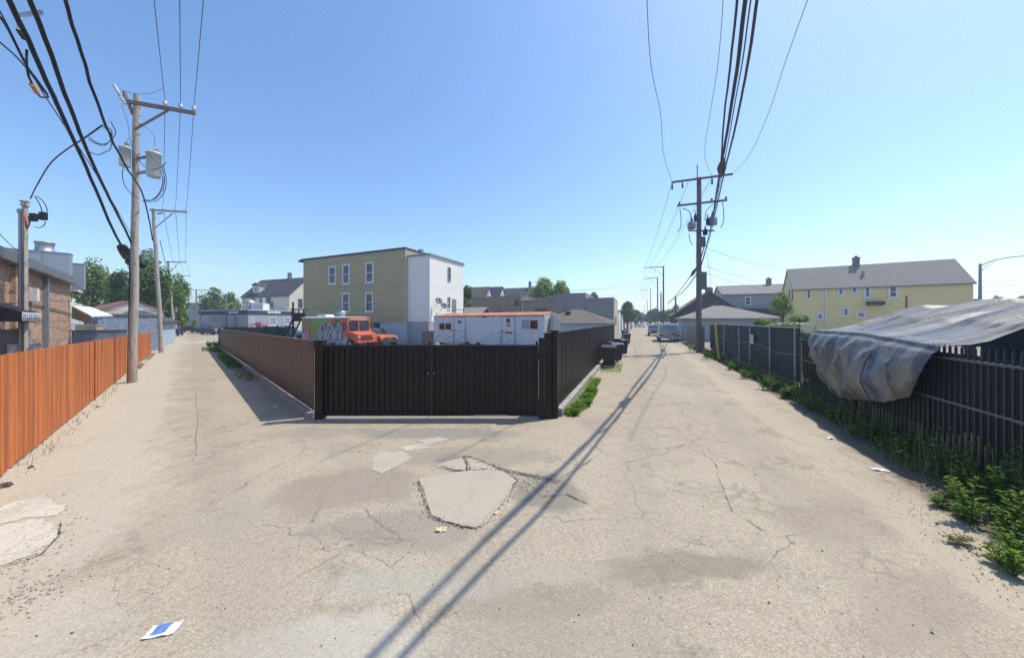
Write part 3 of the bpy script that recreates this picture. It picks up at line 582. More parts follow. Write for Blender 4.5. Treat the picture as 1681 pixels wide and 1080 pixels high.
# tarp cross profile: (across t>0 into the lot, height)
def interp(tb, u):
    for (a, x), (b, y) in zip(tb, tb[1:]):
        if u <= b: return x+(y-x)*(u-a)/(b-a)
    return tb[-1][1]
def tarp_pt(u, v):                     # u 0..1 near to far, v 0..1 ridge-back to hanging hem
    s0 = .38+.3*max(0, v-.5); s = s0+(5.35-s0)*u
    yk = R0
    hem = interp([(0,1.25),(.06,1.0),(.22,.74),(.4,.6),(.55,.47),(.75,.52),(.88,.78),(1,1.2)], u)+.02*noise.noise(Vector((u*7, 1, 5)))
    bl_ = math.sin(min(1, u*1.02)*3.1)**.6 if u < .98 else 0; et = 1.90+.13*min(1, u*2.2); prof = [(0, 4.4, 2.3), (.18, 3.0, 2.70), (.30, 2.1, 2.76), (.44, .95, 2.42), (.55, .22, et+.06), (.60, .0, et), (.64, -.13-.06*bl_, et-.12), (.72, -.18-.16*bl_, et-.4), (.86, -.16-.22*bl_, (et-.4+hem)/2-.05), (1.0, -.11-.06*bl_, hem)]
    for i in range(len(prof)-1):
        if v <= prof[i+1][0]+1e-9:
            f = (v-prof[i][0])/(prof[i+1][0]-prof[i][0]); tt = prof[i][1]*(1-f)+prof[i+1][1]*f; z = prof[i][2]*(1-f)+prof[i+1][2]*f; break
    n1 = noise.noise(Vector((s*2.6, tt*.6, 4))); n2 = noise.noise(Vector((s*6.5, tt*1.2, 8)))
    if v < .6:                          # long folds running down the slope
        g = min(1, v*6)*1.0; q_ = s+tt*.25; z += (.012*n1+.006*n2)*g; z -= .12*g*max(0, 1-(noise.noise(Vector((q_*.95, tt*.10, 2)))*4)**2)*min(1, max(0, (.57-v)*9))+.04*g*max(0, 1-(noise.noise(Vector((q_*2.4, tt*.15, 7)))*5)**2)*min(1, max(0, (.57-v)*9))
        z -= .07*math.sin(min(1, max(0, (v-.3)/.25))*math.pi)*(.5+.5*math.sin(s*3))
        z -= .22*max(0, u-.7)**1.3*(1 if v < .3 else 1-(v-.3)/.3)
    else:
        k = min(1, (v-.6)/.08); r1 = abs(noise.noise(Vector((s*1.15+z*1.1, z*.9-s*.3, 4)))); r2_ = abs(noise.noise(Vector((s*2.9-z*2.3, z*1.9+s, 6)))); r3_ = abs(noise.noise(Vector((s*8-z*5, z*6, 3)))); tt += -.17*k*(.35-r1)-.05*k*(.3-r2_)-.03*k*(.3-r3_); tt = min(tt, -.085)
        z += .03*n2*k
    s += .05*n1+(.45*max(0, v-.62)*(1 if u > .5 else -1)*-(abs(u-.5)*2)**3 if v > .62 else 0)
    return rp(s, tt, z)
NU, NV = 170, 150; mb = MB()
mb.add([tarp_pt(i/NU, j/NV) for i in range(NU+1) for j in range(NV+1)], [(i*(NV+1)+j, (i+1)*(NV+1)+j, (i+1)*(NV+1)+j+1, i*(NV+1)+j+1) for i in range(NU) for j in range(NV)], 0, True)
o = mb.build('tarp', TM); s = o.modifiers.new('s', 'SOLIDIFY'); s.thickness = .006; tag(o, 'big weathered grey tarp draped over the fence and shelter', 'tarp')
mb = MB(); p = [rp(1.75,-.2,1.85), rp(1.78,-.40,1.5), rp(1.8,-.47,1.1), rp(1.72,-.33,.70)]; mb.tube(p, .009, 6); o = mb.build('rope', M['wire']); tag(o, 'dark tie rope hanging down the front of the grey tarp', 'rope')
# ---------------- poles ----------------
def cutout(mb, c, h=.45, m=0):
    c = Vector(c); mb.lathe(c, [(0,0),(.05,0),(.06,.03),(.035,.06),(.06,.1),(.035,.14),(.06,.18),(.035,.22),(.05,.3),(.03,h),(0,h)], 8, m)
def pin_ins(t, p):
    mb = MB(); mb.lathe(p, [(.015,0),(.015,.06),(.07,.07),(.075,.12),(.045,.13),(.06,.17),(.04,.22),(0,.23)], 10); return mb.build('insulator', M['ins'], t)
def wood_pole(name, lb, base, top, r0, r1, m, group=None, steps=True):
    t = thing(name, lb, 'utility pole', base, 0, group); d = Vector(top)-Vector(base); n = 14; mb = MB()
    pts = [Vector((0,0,-.05))+d*(i/n)+Vector((.03*noise.noise(Vector((i*.3, base[0], 0))),)*2+(0,)) for i in range(n+1)]; pts[-1].z = d.z
    mb.tube(pts, [r0+(r1-r0)*i/n for i in range(n+1)], 16); mb.build('shaft', m, t)
    return t, d
# big left pole
bA = G(218, 628); bA = Vector((bA.x, bA.y, 0)); tA = A(225, 157, bA.y); tA = Vector((tA.x, tA.y+.0, tA.z))
t, d = wood_pole('utility_pole', 'big pale wooden pole with two transformers beside the cedar fence', bA, tA, .125, .09, M['poleg'])
ztp = tA.z
def onA(z): return d*(z/d.z)
h = ztp-.35; c0 = onA(h); e = Vector((.868,.497,0)).normalized(); end = Vector((AZ(327, 190, h).x, AZ(327, 190, h).y, h))-bA
e = Vector((end.x-c0.x, end.y-c0.y, 0)); ln = e.length; e.normalize()
mb = MB(); mb.bar(c0-e*.15+Vector((.0,-.14,0)), c0+e*ln+Vector((0,-.14,0)), .10, .13); mb.build('crossarm', M['arm'], t, .005)
mb = MB(); mb.bar(c0+e*ln*.55+Vector((0,-.14,-.07)), c0+Vector((.05,-.12,-1.0)), .05, .06); mb.build('brace', M['arm'], t)
insA = []
for f in (.5, .75, .97):
    p = c0+e*ln*f+Vector((0,-.14,.065)); pin_ins(t, p); insA.append(bA+p+Vector((0,0,.2)))
b2 = -e; 
q = Vector(AZ(203, 150, ztp-.05))-bA
mb = MB(); mb.bar(onA(ztp-.75)+b2*.1, q, .07, .08); mb.build('side_arm', M['arm'], t)
for (x, y) in ((192, 148), (200, 163)):
    g = Vector(AZ(x, y, ztp-.1+(.0 if y < 150 else -.15)))-bA
    mb = MB(); ax = Vector((.5,.1,-1)).normalized(); mb.lathe(g-ax*.2, [(0,0),(.05,0),(.055,.1),(.035,.12),(.055,.16),(.05,.3),(.03,.32),(.045,.4),(0,.42)], 8, ax=ax); mb.bar(g, q, .02); mb.build('fuse_cutout', M['ins'], t)
def transformer(t, c, r, hgt):
    mb = MB(); c = Vector(c); mb.lathe(c, [(0,-.01),(r*.85,0),(r*.95,.03),(r,.06),(r,hgt*.9),(r*1.07,hgt*.9),(r*1.07,hgt*.95),(r*.9,hgt),(r*.4,hgt*1.05),(0,hgt*1.06)], 24); o = mb.build('transformer', M['trans'], t)
    for a in (.6, 2.2):
        mb = MB(); p = c+Vector((r*.5*math.cos(a), r*.5*math.sin(a), hgt*1.0)); mb.lathe(p, [(.03,0),(.03,.05),(.06,.06),(.035,.09),(.055,.1),(.03,.14),(.045,.15),(.02,.2),(0,.22)], 8); mb.build('bushing', M['ins'], o)
    mb = MB()
    for a in (-.9, -1.4): p = c+Vector((r*math.cos(a), r*math.sin(a), hgt*.75)); mb.lathe(p, [(0,0),(.03,0),(.03,.05),(0,.06)], 6, ax=(math.cos(a), math.sin(a), 0))
    mb.build('terminal', M['greym'], o); return o
zT = zat(280, bA.y); t1 = onA(zT)
transformer(t, t1+Vector((-.06,-.30,0)), .15, .72)
c2 = Vector(A(257, 292, bA.y-.1))-bA; c2.z = zat(292, bA.y-.1); transformer(t, (c2.x-.06, -.14, c2.z), .2, .92)
mb = MB()
for dz in (.2, .75): mb.bar(onA(c2.z+dz), (c2.x-.3, -.15, c2.z+dz), .06, .08)
mb.build('bracket', M['greym'], t)
for k in range(7):
    z = 2.6+k*.9; 
    if k > 2: continue
mb = MB()
for z in (7.9, 8.5, 9.2, 9.6, 9.9, 10.2): p = onA(z); mb.bar(p+Vector((.12,-.05,0)), p+Vector((.26,-.1,0)), .018)
mb.build('step', M['greym'], t)
mb = MB(); mb.tube([Vector((-.09,-.09,.0)), onA(2.4)+Vector((-.085,-.085,0)), onA(5)+Vector((-.08,-.08,0))], .02, 6); mb.build('ground_wire_cover', M['dtrim'], t)
def loops(t, lst, r=.012):
    for pts in lst: mb = MB(); mb.tube(smooth(pts), r, 6); mb.build('jumper_wire', M['wire'], t)
def smooth(pts, n=6):
    P = [Vector(p) for p in pts]; P = [P[0]*2-P[1]]+P+[P[-1]*2-P[-2]]; out = []
    for i in range(1, len(P)-2):
        for k in range(n):
            u = k/n; a, b, c, d_ = P[i-1], P[i], P[i+1], P[i+2]
            L1 = (b-a).length+1e-6; L2 = (c-b).length+1e-6; L3 = (d_-c).length+1e-6
            m1 = ((b-a)/L1*L2+(c-b)/L2*L1)/(L1+L2)*L2; m2 = ((c-b)/L2*L3+(d_-c)/L3*L2)/(L2+L3)*L2
            out.append(b*(2*u**3-3*u*u+1)+m1*(u**3-2*u*u+u)+c*(3*u*u-2*u**3)+m2*(u**3-u*u))
    out.append(P[-2]); return out
def px3(lst, D, off): return [Vector(A(x, y, D))-off for x, y in lst]
loops(t, [px3([(266,274),(270,296),(264,316),(252,328),(236,328)], bA.y-.1, bA), px3([(264,280),(267,300),(259,320),(248,329),(234,330)], bA.y-.15, bA), px3([(268,270),(273,298),(268,318),(256,330),(238,331)], bA.y-.05, bA),
          px3([(207,262),(201,285),(205,305),(218,320),(228,326)], bA.y-.2, bA), px3([(222,252),(232,268),(246,278),(262,276),(274,266)], bA.y-.3, bA)], .011)
loops(t, [px3([(199,172),(206,190),(211,210),(213,228),(216,240)], bA.y-.5, bA), px3([(226,200),(240,210),(252,222),(254,240)], bA.y-.3, bA), px3([(196,146),(212,152),(235,155),(256,151),(266,146)], bA.y-.1, bA), px3([(213,240),(207,234),(212,228),(217,234)], bA.y-.5, bA)], .006)
# slimmer left alley poles
def arm_pole(name, lb, base, top, arm_px, m, D, brace_px=None, r=.13, group='wooden poles lining the left alley', ins=True):
    t, d = wood_pole(name, lb, base, top, r, r*.72, m, group)
    (x0, y0), (x1, y1) = arm_px; z = zat((y0+y1)/2, D); a = Vector(A(x0, y0, D)); b = Vector(A(x1, y1, D)); a.z = b.z = z
    side = 1 if x1 > x0 else -1
    a = a-Vector(base); b = b-Vector(base); a.y = -.12; b.y = .25*abs(b.x); mb = MB(); mb.bar(a, b, .1, .12); mb.build('crossarm', m, t)
    if brace_px: p, q = [Vector(A(x, y, D))-Vector(base) for x, y in brace_px]; mb = MB(); mb.bar((p.x, -.1, p.z), (q.x, b.y*.6-.1, q.z), .05); mb.build('brace', m, t)
    tips = []
    for f in (.35, .68, .97):
        p = a.lerp(b, f)+Vector((0,0,.06))
        if ins: pin_ins(t, p)
        tips.append(Vector(base)+p+Vector((0,0,.2)))
    return t, tips
def gp(x, y): g = G(x, y); return Vector((g.x, g.y, 0))
g2 = gp(265, 579); D2 = g2.y; t2, ins2 = arm_pole('utility_pole', 'second wooden pole of the left alley, at the far end of the cedar fence', g2, A(252, 343, D2), ((249,344),(299,347)), M['poleg'], D2, ((256,376),(281,349)), .135)
mb = MB(); mb.bar(Vector(A(258,351,D2))-g2, Vector(A(267,350,D2))-g2, .08); mb.build('fuse_cutout', M['greym'], t2)
D3 = 44; g3 = Vector((A(286.5, 554, D3).x, D3, 0)); t3, ins3 = arm_pole('utility_pole', 'third wooden pole of the left alley, its arm above the small trees', g3, A(276, 430, D3), ((274,430),(302,430)), M['poleg'], D3, ((281,446),(293,431)), .15, ins=False)
D4 = 62; g4 = Vector((A(289, 540, D4).x, D4, 0)); t4, ins4 = arm_pole('utility_pole', 'fourth wooden pole of the left alley, nearly hidden by foliage', g4, A(287, 450, D4), ((286,452),(308,453)), M['poleg'], D4, None, .15, ins=False)
D5 = 82; g5 = Vector((A(323, 540, D5).x, D5, 0)); t5, ins5 = arm_pole('utility_pole', 'distant yellowish wooden pole across the street at the alley end', g5, A(322, 475, D5), ((306,476),(338,475)), M['arm'], D5, None, .17, ins=False)
# dark pole of the right alley
bB = gp(1147, 579); DB = bB.y; t, d = wood_pole('utility_pole', 'tall dark wooden pole with two crossarms beside the dark mesh fence', bB, A(1147.5, 292, DB), .2, .15, M['poled'])
def armB(y, x0, x1, dz=0):
    z = zat(y, DB); hl = (x1-x0)/2*DB/F/1.06; mb = MB(); c = Vector((A((x0+x1)/2, y, DB).x-bB.x, -.2, z)); mb.bar(c-bR*hl, c+bR*hl, .10, .13); mb.build('crossarm', M['poled'], t); return c, hl
cb, hb = armB(295, 1102, 1195); cb2, hb2 = armB(335, 1111, 1187)
tipsB = [bB+cb-bR*hb*.97, bB+cb+bR*hb*.35, bB+cb+bR*hb*.97]
for c, hl, fs, up in ((cb, hb, (-.97,-.62,-.1,.35), -1), (cb2, hb2, (-.9,.4,.95), 1)):
    for f in fs:
        p = c+bR*hl*f; mb = MB()
        if up > 0: mb.lathe(p+Vector((0,0,.06)), [(.02,0),(.02,.05),(.08,.06),(.08,.12),(.04,.2),(0,.2)], 8)
        else: mb.lathe(p-Vector((0,0,.55)), [(0,0),(.05,.02),(.08,.1),(.04,.14),(.08,.2),(.04,.26),(.07,.32),(.03,.4),(.03,.5)], 8)
        mb.build('insulator', M['wire'], t)
mb = MB(); p = Vector(A(1142, 290, DB))-bB; mb.bar((p.x,-.2,p.z-.5),(p.x,-.2,p.z+.75),.05); mb.build('top_pin', M['poled'], t)
for (x, y, r, hh_) in ((1131, 378, .28, .62), (1137, 366, .1, .6), (1157, 372, .12, .6), (1165, 372, .3, .75), (1153, 388, .16, .5)):
    c = Vector(A(x, y, DB))-bB; mb = MB(); mb.lathe((c.x, -.35, c.z), [(0,0),(r*.9,0),(r,.05),(r,hh_*.7),(r*.5,hh_*.8),(r*.3,hh_),(r*.2,hh_*1.3),(0,hh_*1.35)], 12); mb.build('fuse_switch', M['greym'] if r > .2 else M['wire'], t)
mb = MB(); c = Vector(A(1147, 392, DB))-bB; mb.bar((c.x-.9,-.3,c.z+.5),(c.x+.95,-.3,c.z+.5),.09); mb.bar((c.x-.25,-.28,c.z-.3),(c.x+.25,-.28,c.z-.3),.3,.7); mb.build('mounting_bracket', M['poled'], t)
mb = MB(); c = Vector(A(1149, 462, DB))-bB; mb.box((c.x-.36,-.36,c.z-.6),(c.x+.3,-.16,c.z+.65)); mb.build('riser_box', M['poled'], t, .02)
loops(t, [px3(l, DB-.5, bB) for l in ([(1116,342),(1118,360),(1116,376),(1112,381)], [(1186,332),(1188,350),(1187,366),(1183,374)], [(1120,342),(1130,346),(1136,362)], [(1171,335),(1160,346),(1157,362)], [(1131,384),(1134,398),(1137,402)])], .025)
tipsR = []
for i, (x, yb, yt, ax, lb) in enumerate([(1089, 547, 437, 1060, 'first far pole beyond the tall dark pole, arm pointing left'), (1079.5, 541, 455, 1059, 'second far pole of the right alley, arm pointing left'), (1068, 537, 474, 1052, 'third far pole of the right alley'), (1062.5, 534, 490, 1054, 'fourth far pole of the right alley'), (1058, 533, 500, 1051, 'fifth far pole of the right alley, tiny'), (1055, 532, 508, 1050, 'farthest pole of the right alley, tiny')]):
    D = 1242/(x-1049.5)*.0+ (2450/(x-1048)); g = Vector((A(x, yb, D).x, D, 0)); tt_, tips = arm_pole('utility_pole', lb, g, A(x, yt, D), ((x, yt+1),(ax, yt+1.5)), M['poled'], D, ((x, yt+15*60/D),(x-(x-ax)*.65, yt+2)) if i < 2 else None, .17, 'dark wooden poles lining the right alley', ins=False); tipsR.append(tips)
# small wooden poles near the right line
for (x, yb, yt, D, lb) in ((1109, 540, 487, 50, 'short wooden pole right of the parked van'), (1085, 545, 480, 62, 'thin pole just left of the first far pole')):
    g = Vector((A(x, yb, D).x, D, 0)); wood_pole('wooden_pole', lb, g, A(x, yt, D), .14, .11, M['poled'])
# mast with conduit at the left brick building
Dm = 10.2; g = Vector((A(41, 560, Dm).x, Dm, 0)); top = zat(333, Dm)
t = thing('service_mast', 'weathered post with pale conduit and wires behind the cedar fence', 'service mast', g)
mb = MB(); mb.bar((0,0,0),(0,0,top-.1),.085); mb.lathe((0,0,top-.1), [(.09,0),(.09,.05),(.06,.08),(.1,.12),(.1,.16),(0,.17)], 10); mb.build('post', M['poleg'], t)
mb = MB(); mb.tube([(-.085,-.05,0),(-.085,-.05,top-.35)],.032,8); mb.lathe((-.085,-.05,top-.35),[(.04,0),(.06,.05),(.06,.12),(0,.16)],8); mb.build('conduit', M['steel'], t)
for (x, y) in ((55,357),(71,355)):
    c = Vector(A(x, y, Dm-.1))-g; mb = MB(); mb.box((c.x-.085,c.y-.05,c.z-.12),(c.x+.085,c.y+.05,c.z+.12)); mb.build('splice_box', M['wire'], t, .01)
loops(t, [px3(l, Dm-.1, g) for l in ([(57,322),(62,330),(67,340),(69,349)], [(60,322),(70,330),(76,340),(78,348)], [(56,372),(64,374),(72,370),(75,364)], [(50,362),(46,374),(43,378)])], .011)
mb = MB(); mb.tube(smooth(px3([(38,350),(42,362),(44,374),(48,368),(47,356)], Dm-.12, g)), .02, 6); mb.build('red_strap', pm('red_tape', (.6,.10,.05)), t)
# ---------------- wires ----------------
def wire(name, lb, pts, r, m=None, cat='cable', group=None, sub=6, wobble=0):
    pts = smooth(pts, sub)
    if wobble: pts = [p+Vector((noise.noise(p*2.1), noise.noise(p*2.3+UP*9), noise.noise(p*1.7+UP*4)))*wobble for p in pts]
    mb = MB(); mb.tube(pts, r, 7); return tag(mb.build(name, m or M['wire']), lb, cat, group)
pA = bA+Vector((.28,-.18,0)); dA = aL
def planeA(lst, off=0, ext=9):
    p = pA+bL*off; q = [PL(p, dA, x, y) for x, y in lst]; e_ = (q[0]-q[1]).normalized(); h_ = Vector((e_.x, e_.y, .12)).normalized(); return [q[0]+h_*ext]+q
la = [(15,0),(48,70),(88,160),(118,224),(140,272),(160,318),(182,370),(204,412)]
wire('cable_bundle', 'thickest black cable bundle above the cedar fence, ending in splice cases', planeA(la, -.5), .036, wobble=.012)
lb_ = [(50,0),(78,75),(105,150),(132,220),(160,285),(188,342),(206,378),(222,412),(232,430)]
wire('cable_bundle', 'black cable bundle right of the thickest one at upper left', planeA(lb_, -.1), .030, wobble=.01)
lc = [(107,0),(122,50),(142,112),(163,178),(182,225),(205,270),(234,320),(243,352),(251,395)]
wire('cable_bundle', 'twisted service cable crossing in front of the big left pole', planeA(lc, .25), .022, wobble=.02)
ld = [(0,0),(22,42),(44,95),(70,128),(100,175),(125,235),(160,290),(190,350),(218,395),(255,452)]
wire('cable', 'thin black line just below the thickest left cable bundle', planeA([(-8,5),(12,42),(38,95),(60,135),(95,190),(135,250),(160,290),(215,385),(252,452)], -.7, 6), .010)
wire('cable', 'thin black line entering at the left frame edge, lowest of all', [PL(pA-bL*.6, dA, x, y) for x, y in ((0,70),(25,92),(48,118),(68,145),(80,160))], .012)
wire('cable', 'slack black line curving from the left edge to the orange sleeve', [PL(pA-bL*.65, dA, x, y) for x, y in ((0,28),(14,50),(28,78),(40,102),(60,130),(78,155))], .015)
wire('cable', 'short black loop carrying the orange sleeve', [PL(pA-bL*.55, dA, x, y) for x, y in ((44,82),(44,105),(47,125),(53,138),(58,148),(63,156),(79,160))], .016)
mb = MB(); mb.tube([PL(pA-bL*.55, dA, x, y) for x, y in ((52,139),(57,147),(61,153))], .035, 8); tag(mb.build('cable_sleeve', M['orange']), 'orange sleeve clamped on the drooping black cable loop', 'cable sleeve')
# splice cases at the end of the bundle
for (x0, y0, x1, y1, r_, lb) in ((199,403,211,425,.16,'upper black splice case with red mark, left of the big pole'), (209,428,225,441,.13,'lower black splice case touching the big pole'), (229,427,236,440,.11,'small black splice case right of the big pole')):
    a = PL(pA-bL*.5, dA, x0, y0) if x0 < 225 else A(x0, y0, bA.y+.3); b = PL(pA-bL*.5, dA, x1, y1) if x0 < 225 else A(x1, y1, bA.y+.35)
    a = Vector(a); b = Vector(b); mb = MB(); mb.tube([a, a.lerp(b,.15), a.lerp(b,.5), a.lerp(b,.85), b], [.04, r_, r_*1.08, r_, .04], 12); o = mb.build('splice_case', M['wire']); tag(o, lb, 'splice case')
wire('cable', 'thin strand running on from the big left pole to the second pole', [A(222,432,bA.y-.2), A(240,447,16.5), A(262,452,21), g2+Vector((.1,-.1,zat(452,D2)))], .012)
wire('cable', 'service drop arcing from the mast up to the left cable bundle', [Vector(A(50,326,Dm-.1)), PL(pA-bL*2.3, dA, 62,302), PL(pA-bL*1.6, dA, 85,266), PL(pA-bL*1.0, dA, 112,244), PL(pA-bL*.4, dA, 140,226), PL(pA, dA, 168,206)], .017)
for i, l in enumerate(([(168,206),(178,214),(182,226),(176,236),(160,237),(146,230)], [(170,210),(184,222),(183,236),(172,250),(158,254),(140,246)], [(146,226),(162,236),(178,234),(186,226),(190,218),(182,200)])):
    wire('drop_loop', 'slack black drop wire loop hanging by the twisted service cable', [PL(pA+bL*.1, dA, x, y) for x, y in l], .009, cat='wire', group='slack loops by the service cable')
wire('cable', 'thin line dropping to the brick building behind the left mast', [A(-30,350,7), A(10,395,9), A(48,428,11.5)], .008)
# crossarm stub high at upper left (belongs to a near pole just outside the frame)
a = PL(pA-bL*.9, dA, 24, 26); b = PL(pA-bL*.1, dA, 68, 21)
t = thing('pole_bracket', 'grey stand-off bracket crossing the cable bundles at the top left', 'bracket', a); mb = MB(); mb.bar((0,0,0), b-a, .035, .05); mb.build('arm', M['steel'], t); c = a.lerp(b, .2); mb = MB(); mb.bar(c-a, c-a-UP*.28, .04); mb.build('hanger', M['trans'], t)
for k in range(4): mb = MB(); mb.lathe(c-a-UP*(.3+.045*k)+Vector((.03*k,0,0)), [(0,0),(.035,0),(.035,.02),(0,.02)], 6); mb.build('clamp', M['wire'], t)
def span(p, q, sag, n=8): return [Vector(p).lerp(Vector(q), i/n)-UP*sag*4*(i/n)*(1-i/n) for i in range(n+1)]
for i, (x, pp) in enumerate(zip((253, 295, 334), insA)):
    up_ = AZ(x, 0, pp.z-.1); far_ = up_+(up_-pp)*2.2; lbs = ('left', 'middle', 'right')[i]
    wire('power_line', f'{lbs} thin overhead line rising from the big left pole crossarm', [pp, pp.lerp(up_, .5)-UP*.03, up_, far_], .010, M['wireg'], 'power line')
    wire('power_line', f'{lbs} thin line from the big left pole to the second pole', span(pp, ins2[i], .35), .010, M['wireg'], 'power line')
    wire('power_line', f'{lbs} thin line from the second to the third left pole', span(ins2[i], ins3[i], .4), .014, M['wireg'], 'power line')
    wire('power_line', f'{lbs} thin line from the third to the fourth left pole', span(ins3[i], ins4[i], .3), .016, M['wireg'], 'power line')
wire('cable', 'low cable from the second left pole on to the third', span(g2+Vector((0,-.1,zat(455,D2))), g3+Vector((0,-.1,4.6)), .3), .02)
wire('cable', 'upper communication cable between second and third left pole', span(g2+Vector((0,-.1,zat(395,D2))), g3+Vector((0,-.1,6.6)), .4), .02)
# right bundle
pBn = Vector((3.17, 4.44, 0)); pBf = bB+Vector((.45,-.35,0)); dB = (pBf-pBn).normalized()
def planeB(lst, off=0, ext=12):
    p = pBn+bR*off; q = [PL(p, dB, x, y) for x, y in lst]; return [q[0]-dB*ext+UP*(-.1), q[0]-dB*ext*.4]+q
bund = [([(1210,0),(1203,70),(1195,140),(1188,200),(1184,262),(1178,302),(1168,368),(1160,402)], .020, -.05, 'leftmost black cable of the bundle running to the tall dark pole'),
        ([(1223,0),(1213,90),(1202,165),(1193,220),(1185,268),(1178,310),(1167,372),(1159,405)], .030, 0, 'thick left cable of the bundle running to the tall dark pole'),
        ([(1232,0),(1222,80),(1208,160),(1198,218),(1189,268),(1181,308),(1168,372),(1160,405)], .014, .25, 'thin inner line of the bundle running to the tall dark pole'),
        ([(1243,0),(1231,85),(1217,160),(1204,222),(1192,270),(1183,310),(1169,374),(1161,406)], .032, .45, 'thick right cable of the bundle running to the tall dark pole')]
for l, r_, off, lb in bund: wire('cable_bundle', lb, planeB(l, off), r_, M['wirer'], wobble=.008)
mb = MB(); q = planeB([(1187,262),(1185,275),(1183,290)], .1, 1)[2:]; mb.tube(q, [.05,.14,.05], 10); tag(mb.build('splice_case', M['wire']), 'black splice case where the right cables converge', 'splice case')
nxt = tipsR[0][0]; g1 = Vector((nxt.x, nxt.y, 0))
for i, (l, lb, r_) in enumerate((([(1158,398),(1150,426),(1132,455),(1112,482),(1096,497)], 'upper sagging cable running on past the tall dark pole', .035), ([(1160,405),(1150,438),(1140,455),(1122,478),(1108,489),(1095,500)], 'lower sagging cable running on past the tall dark pole', .04))):
    pts = [PL(bB+Vector((.0,-.3,0)), (g1+bR*1.5-bB).normalized(), x, y) for x, y in l]; wire('cable_bundle', lb, pts, r_)
mb = MB(); q = [PL(bB+Vector((0,-.3,0)), (g1+bR*1.5-bB).normalized(), x, y) for x, y in ((1143,440),(1138.5,447),(1134,454))]; mb.tube(q, [.05,.15,.05], 8); tag(mb.build('splice_case', M['wire']), 'black splice case on the cable left of the tall dark pole', 'splice case')
wire('power_line', 'lone thin line falling to the left end of the dark pole crossarm', [AZ(1058,-160,tipsB[0].z), AZ(1062,0,tipsB[0].z-.1), AZ(1069,110,tipsB[0].z-.3), AZ(1084,185,tipsB[0].z-.5), AZ(1088,245,tipsB[0].z-.5), tipsB[0]], .013, M['wireg'], 'power line')
wire('power_line', 'thin line falling to the dark pole between the lone line and the cables', [AZ(1190,-160,tipsB[1].z), AZ(1187,0,tipsB[1].z), AZ(1178,110,tipsB[1].z-.2), AZ(1166,185,tipsB[1].z-.3), AZ(1157,255,tipsB[1].z-.3), tipsB[1]], .012, M['wireg'], 'power line')
wire('power_line', 'rightmost thin line falling to the right end of the dark pole crossarm', [AZ(1360,-90,tipsB[2].z), AZ(1326,0,tipsB[2].z), AZ(1290,100,tipsB[2].z-.1), AZ(1262,185,tipsB[2].z-.3), AZ(1228,258,tipsB[2].z-.5), tipsB[2]], .012, M['wireg'], 'power line')
for i, (s0, d0, lb) in enumerate(((tipsB[0], tipsR[0][2], 'left'), (bB+cb-bR*hb*.4, tipsR[0][1], 'middle'), (tipsB[1], tipsR[0][0], 'right'))):
    wire('power_line', f'{lb} faint line from the tall dark pole to the first far pole', span(s0, d0, .6), .016, M['wireg'], 'power line')
    for j in range(3): wire('power_line', f'{lb} faint line between far poles {("one and two","two and three","three and four")[j]} of the right alley', span(tipsR[j][2-i], tipsR[j+1][2-i], .5), .02+.01*j, M['wireg'], 'power line')
for j, (x, y, x2, y2, D2_, lb) in enumerate(((1162,408,1292,441,38,'upper'), (1160,437,1300,470,36,'middle'), (1158,448,1282,477,40,'lower'))):
    wire('power_line', f'{lb} thin service line from the dark pole to the houses at right', span(A(x,y,DB), A(x2,y2,D2_), .3), .014, M['wireg'], 'power line')
for j, (x, y, x2, y2, lb) in enumerate(((1089,452,940,478,'upper'), (1089,462,960,490,'middle'), (1080,470,990,489,'lower'), (1080,462,930,478,'topmost'))):
    wire('power_line', f'{lb} faint service line from the far poles to the grey building', span(A(x,y,60), A(x2,y2,47), .3), .018, M['wireg'], 'power line')
wire('cable', 'thin guy wire dropping right of the tall dark pole', [A(1161,415,DB), A(1165,450,DB+1), A(1169,478,DB+2)], .012, M['wireg'])
# street lamp right edge
Dl = 30; t = thing('street_lamp', 'grey street lamp with a long curved arm at the right edge', 'street lamp', (A(1609,500,Dl).x, Dl, 0))
mb = MB(); mb.tube([(0,0,0),(0,0,zat(433,Dl))], [.14,.09], 10); mb.build('pole', M['greym'], t)
mb = MB(); arc = [Vector(A(x,y,Dl-.02*(x-1609)))-t.location for x, y in ((1610,436),(1630,428),(1655,423),(1690,420),(1720,421))]; mb.tube(smooth(arc), .045, 8); mb.tube(smooth([Vector(A(x,y,Dl))-t.location for x, y in ((1610,446),(1618,438),(1632,430))]), .03, 6); mb.build('arm', M['greym'], t)
mb = MB(); e_ = arc[-1]; mb.lathe(e_+Vector((.2,0,-.06)), [(0,-.08),(.12,-.06),(.16,0),(.1,.06),(0,.08)], 10); mb.build('lamp_head', M['greym'], t)
for j, (y0, y1) in enumerate(((461,457),(470,468),(479,478))): wire('power_line', f'{("upper","middle","lower")[j]} thin line leaving the frame at the right beyond the lamp', [A(1560,y0+2,42), A(1640,y0,42), A(1720,y1,42)], .016, M['wireg'], 'power line')
# far street lamp at left
Dl = 60; t = thing('street_lamp', 'small green street lamp in front of the low grey shop', 'street lamp', (A(371.5,530,Dl).x, Dl, 0))
mb = MB(); mb.tube([(0,0,0),(0,0,zat(482,Dl))], [.12,.09], 8); mb.build('pole', M['greym'], t)
mb = MB(); mb.tube(smooth([Vector(A(x,y,Dl))-t.location for x, y in ((371,492),(367,490),(360,484),(355,481))]), .07, 6); mb.build('arm', M['trans'], t)
mb = MB(); c_ = Vector(A(354,480.5,Dl))-t.location; mb.lathe(c_, [(0,-.1),(.25,-.05),(.3,.03),(0,.12)], 8); mb.build('lamp_head', M['trans'], t)
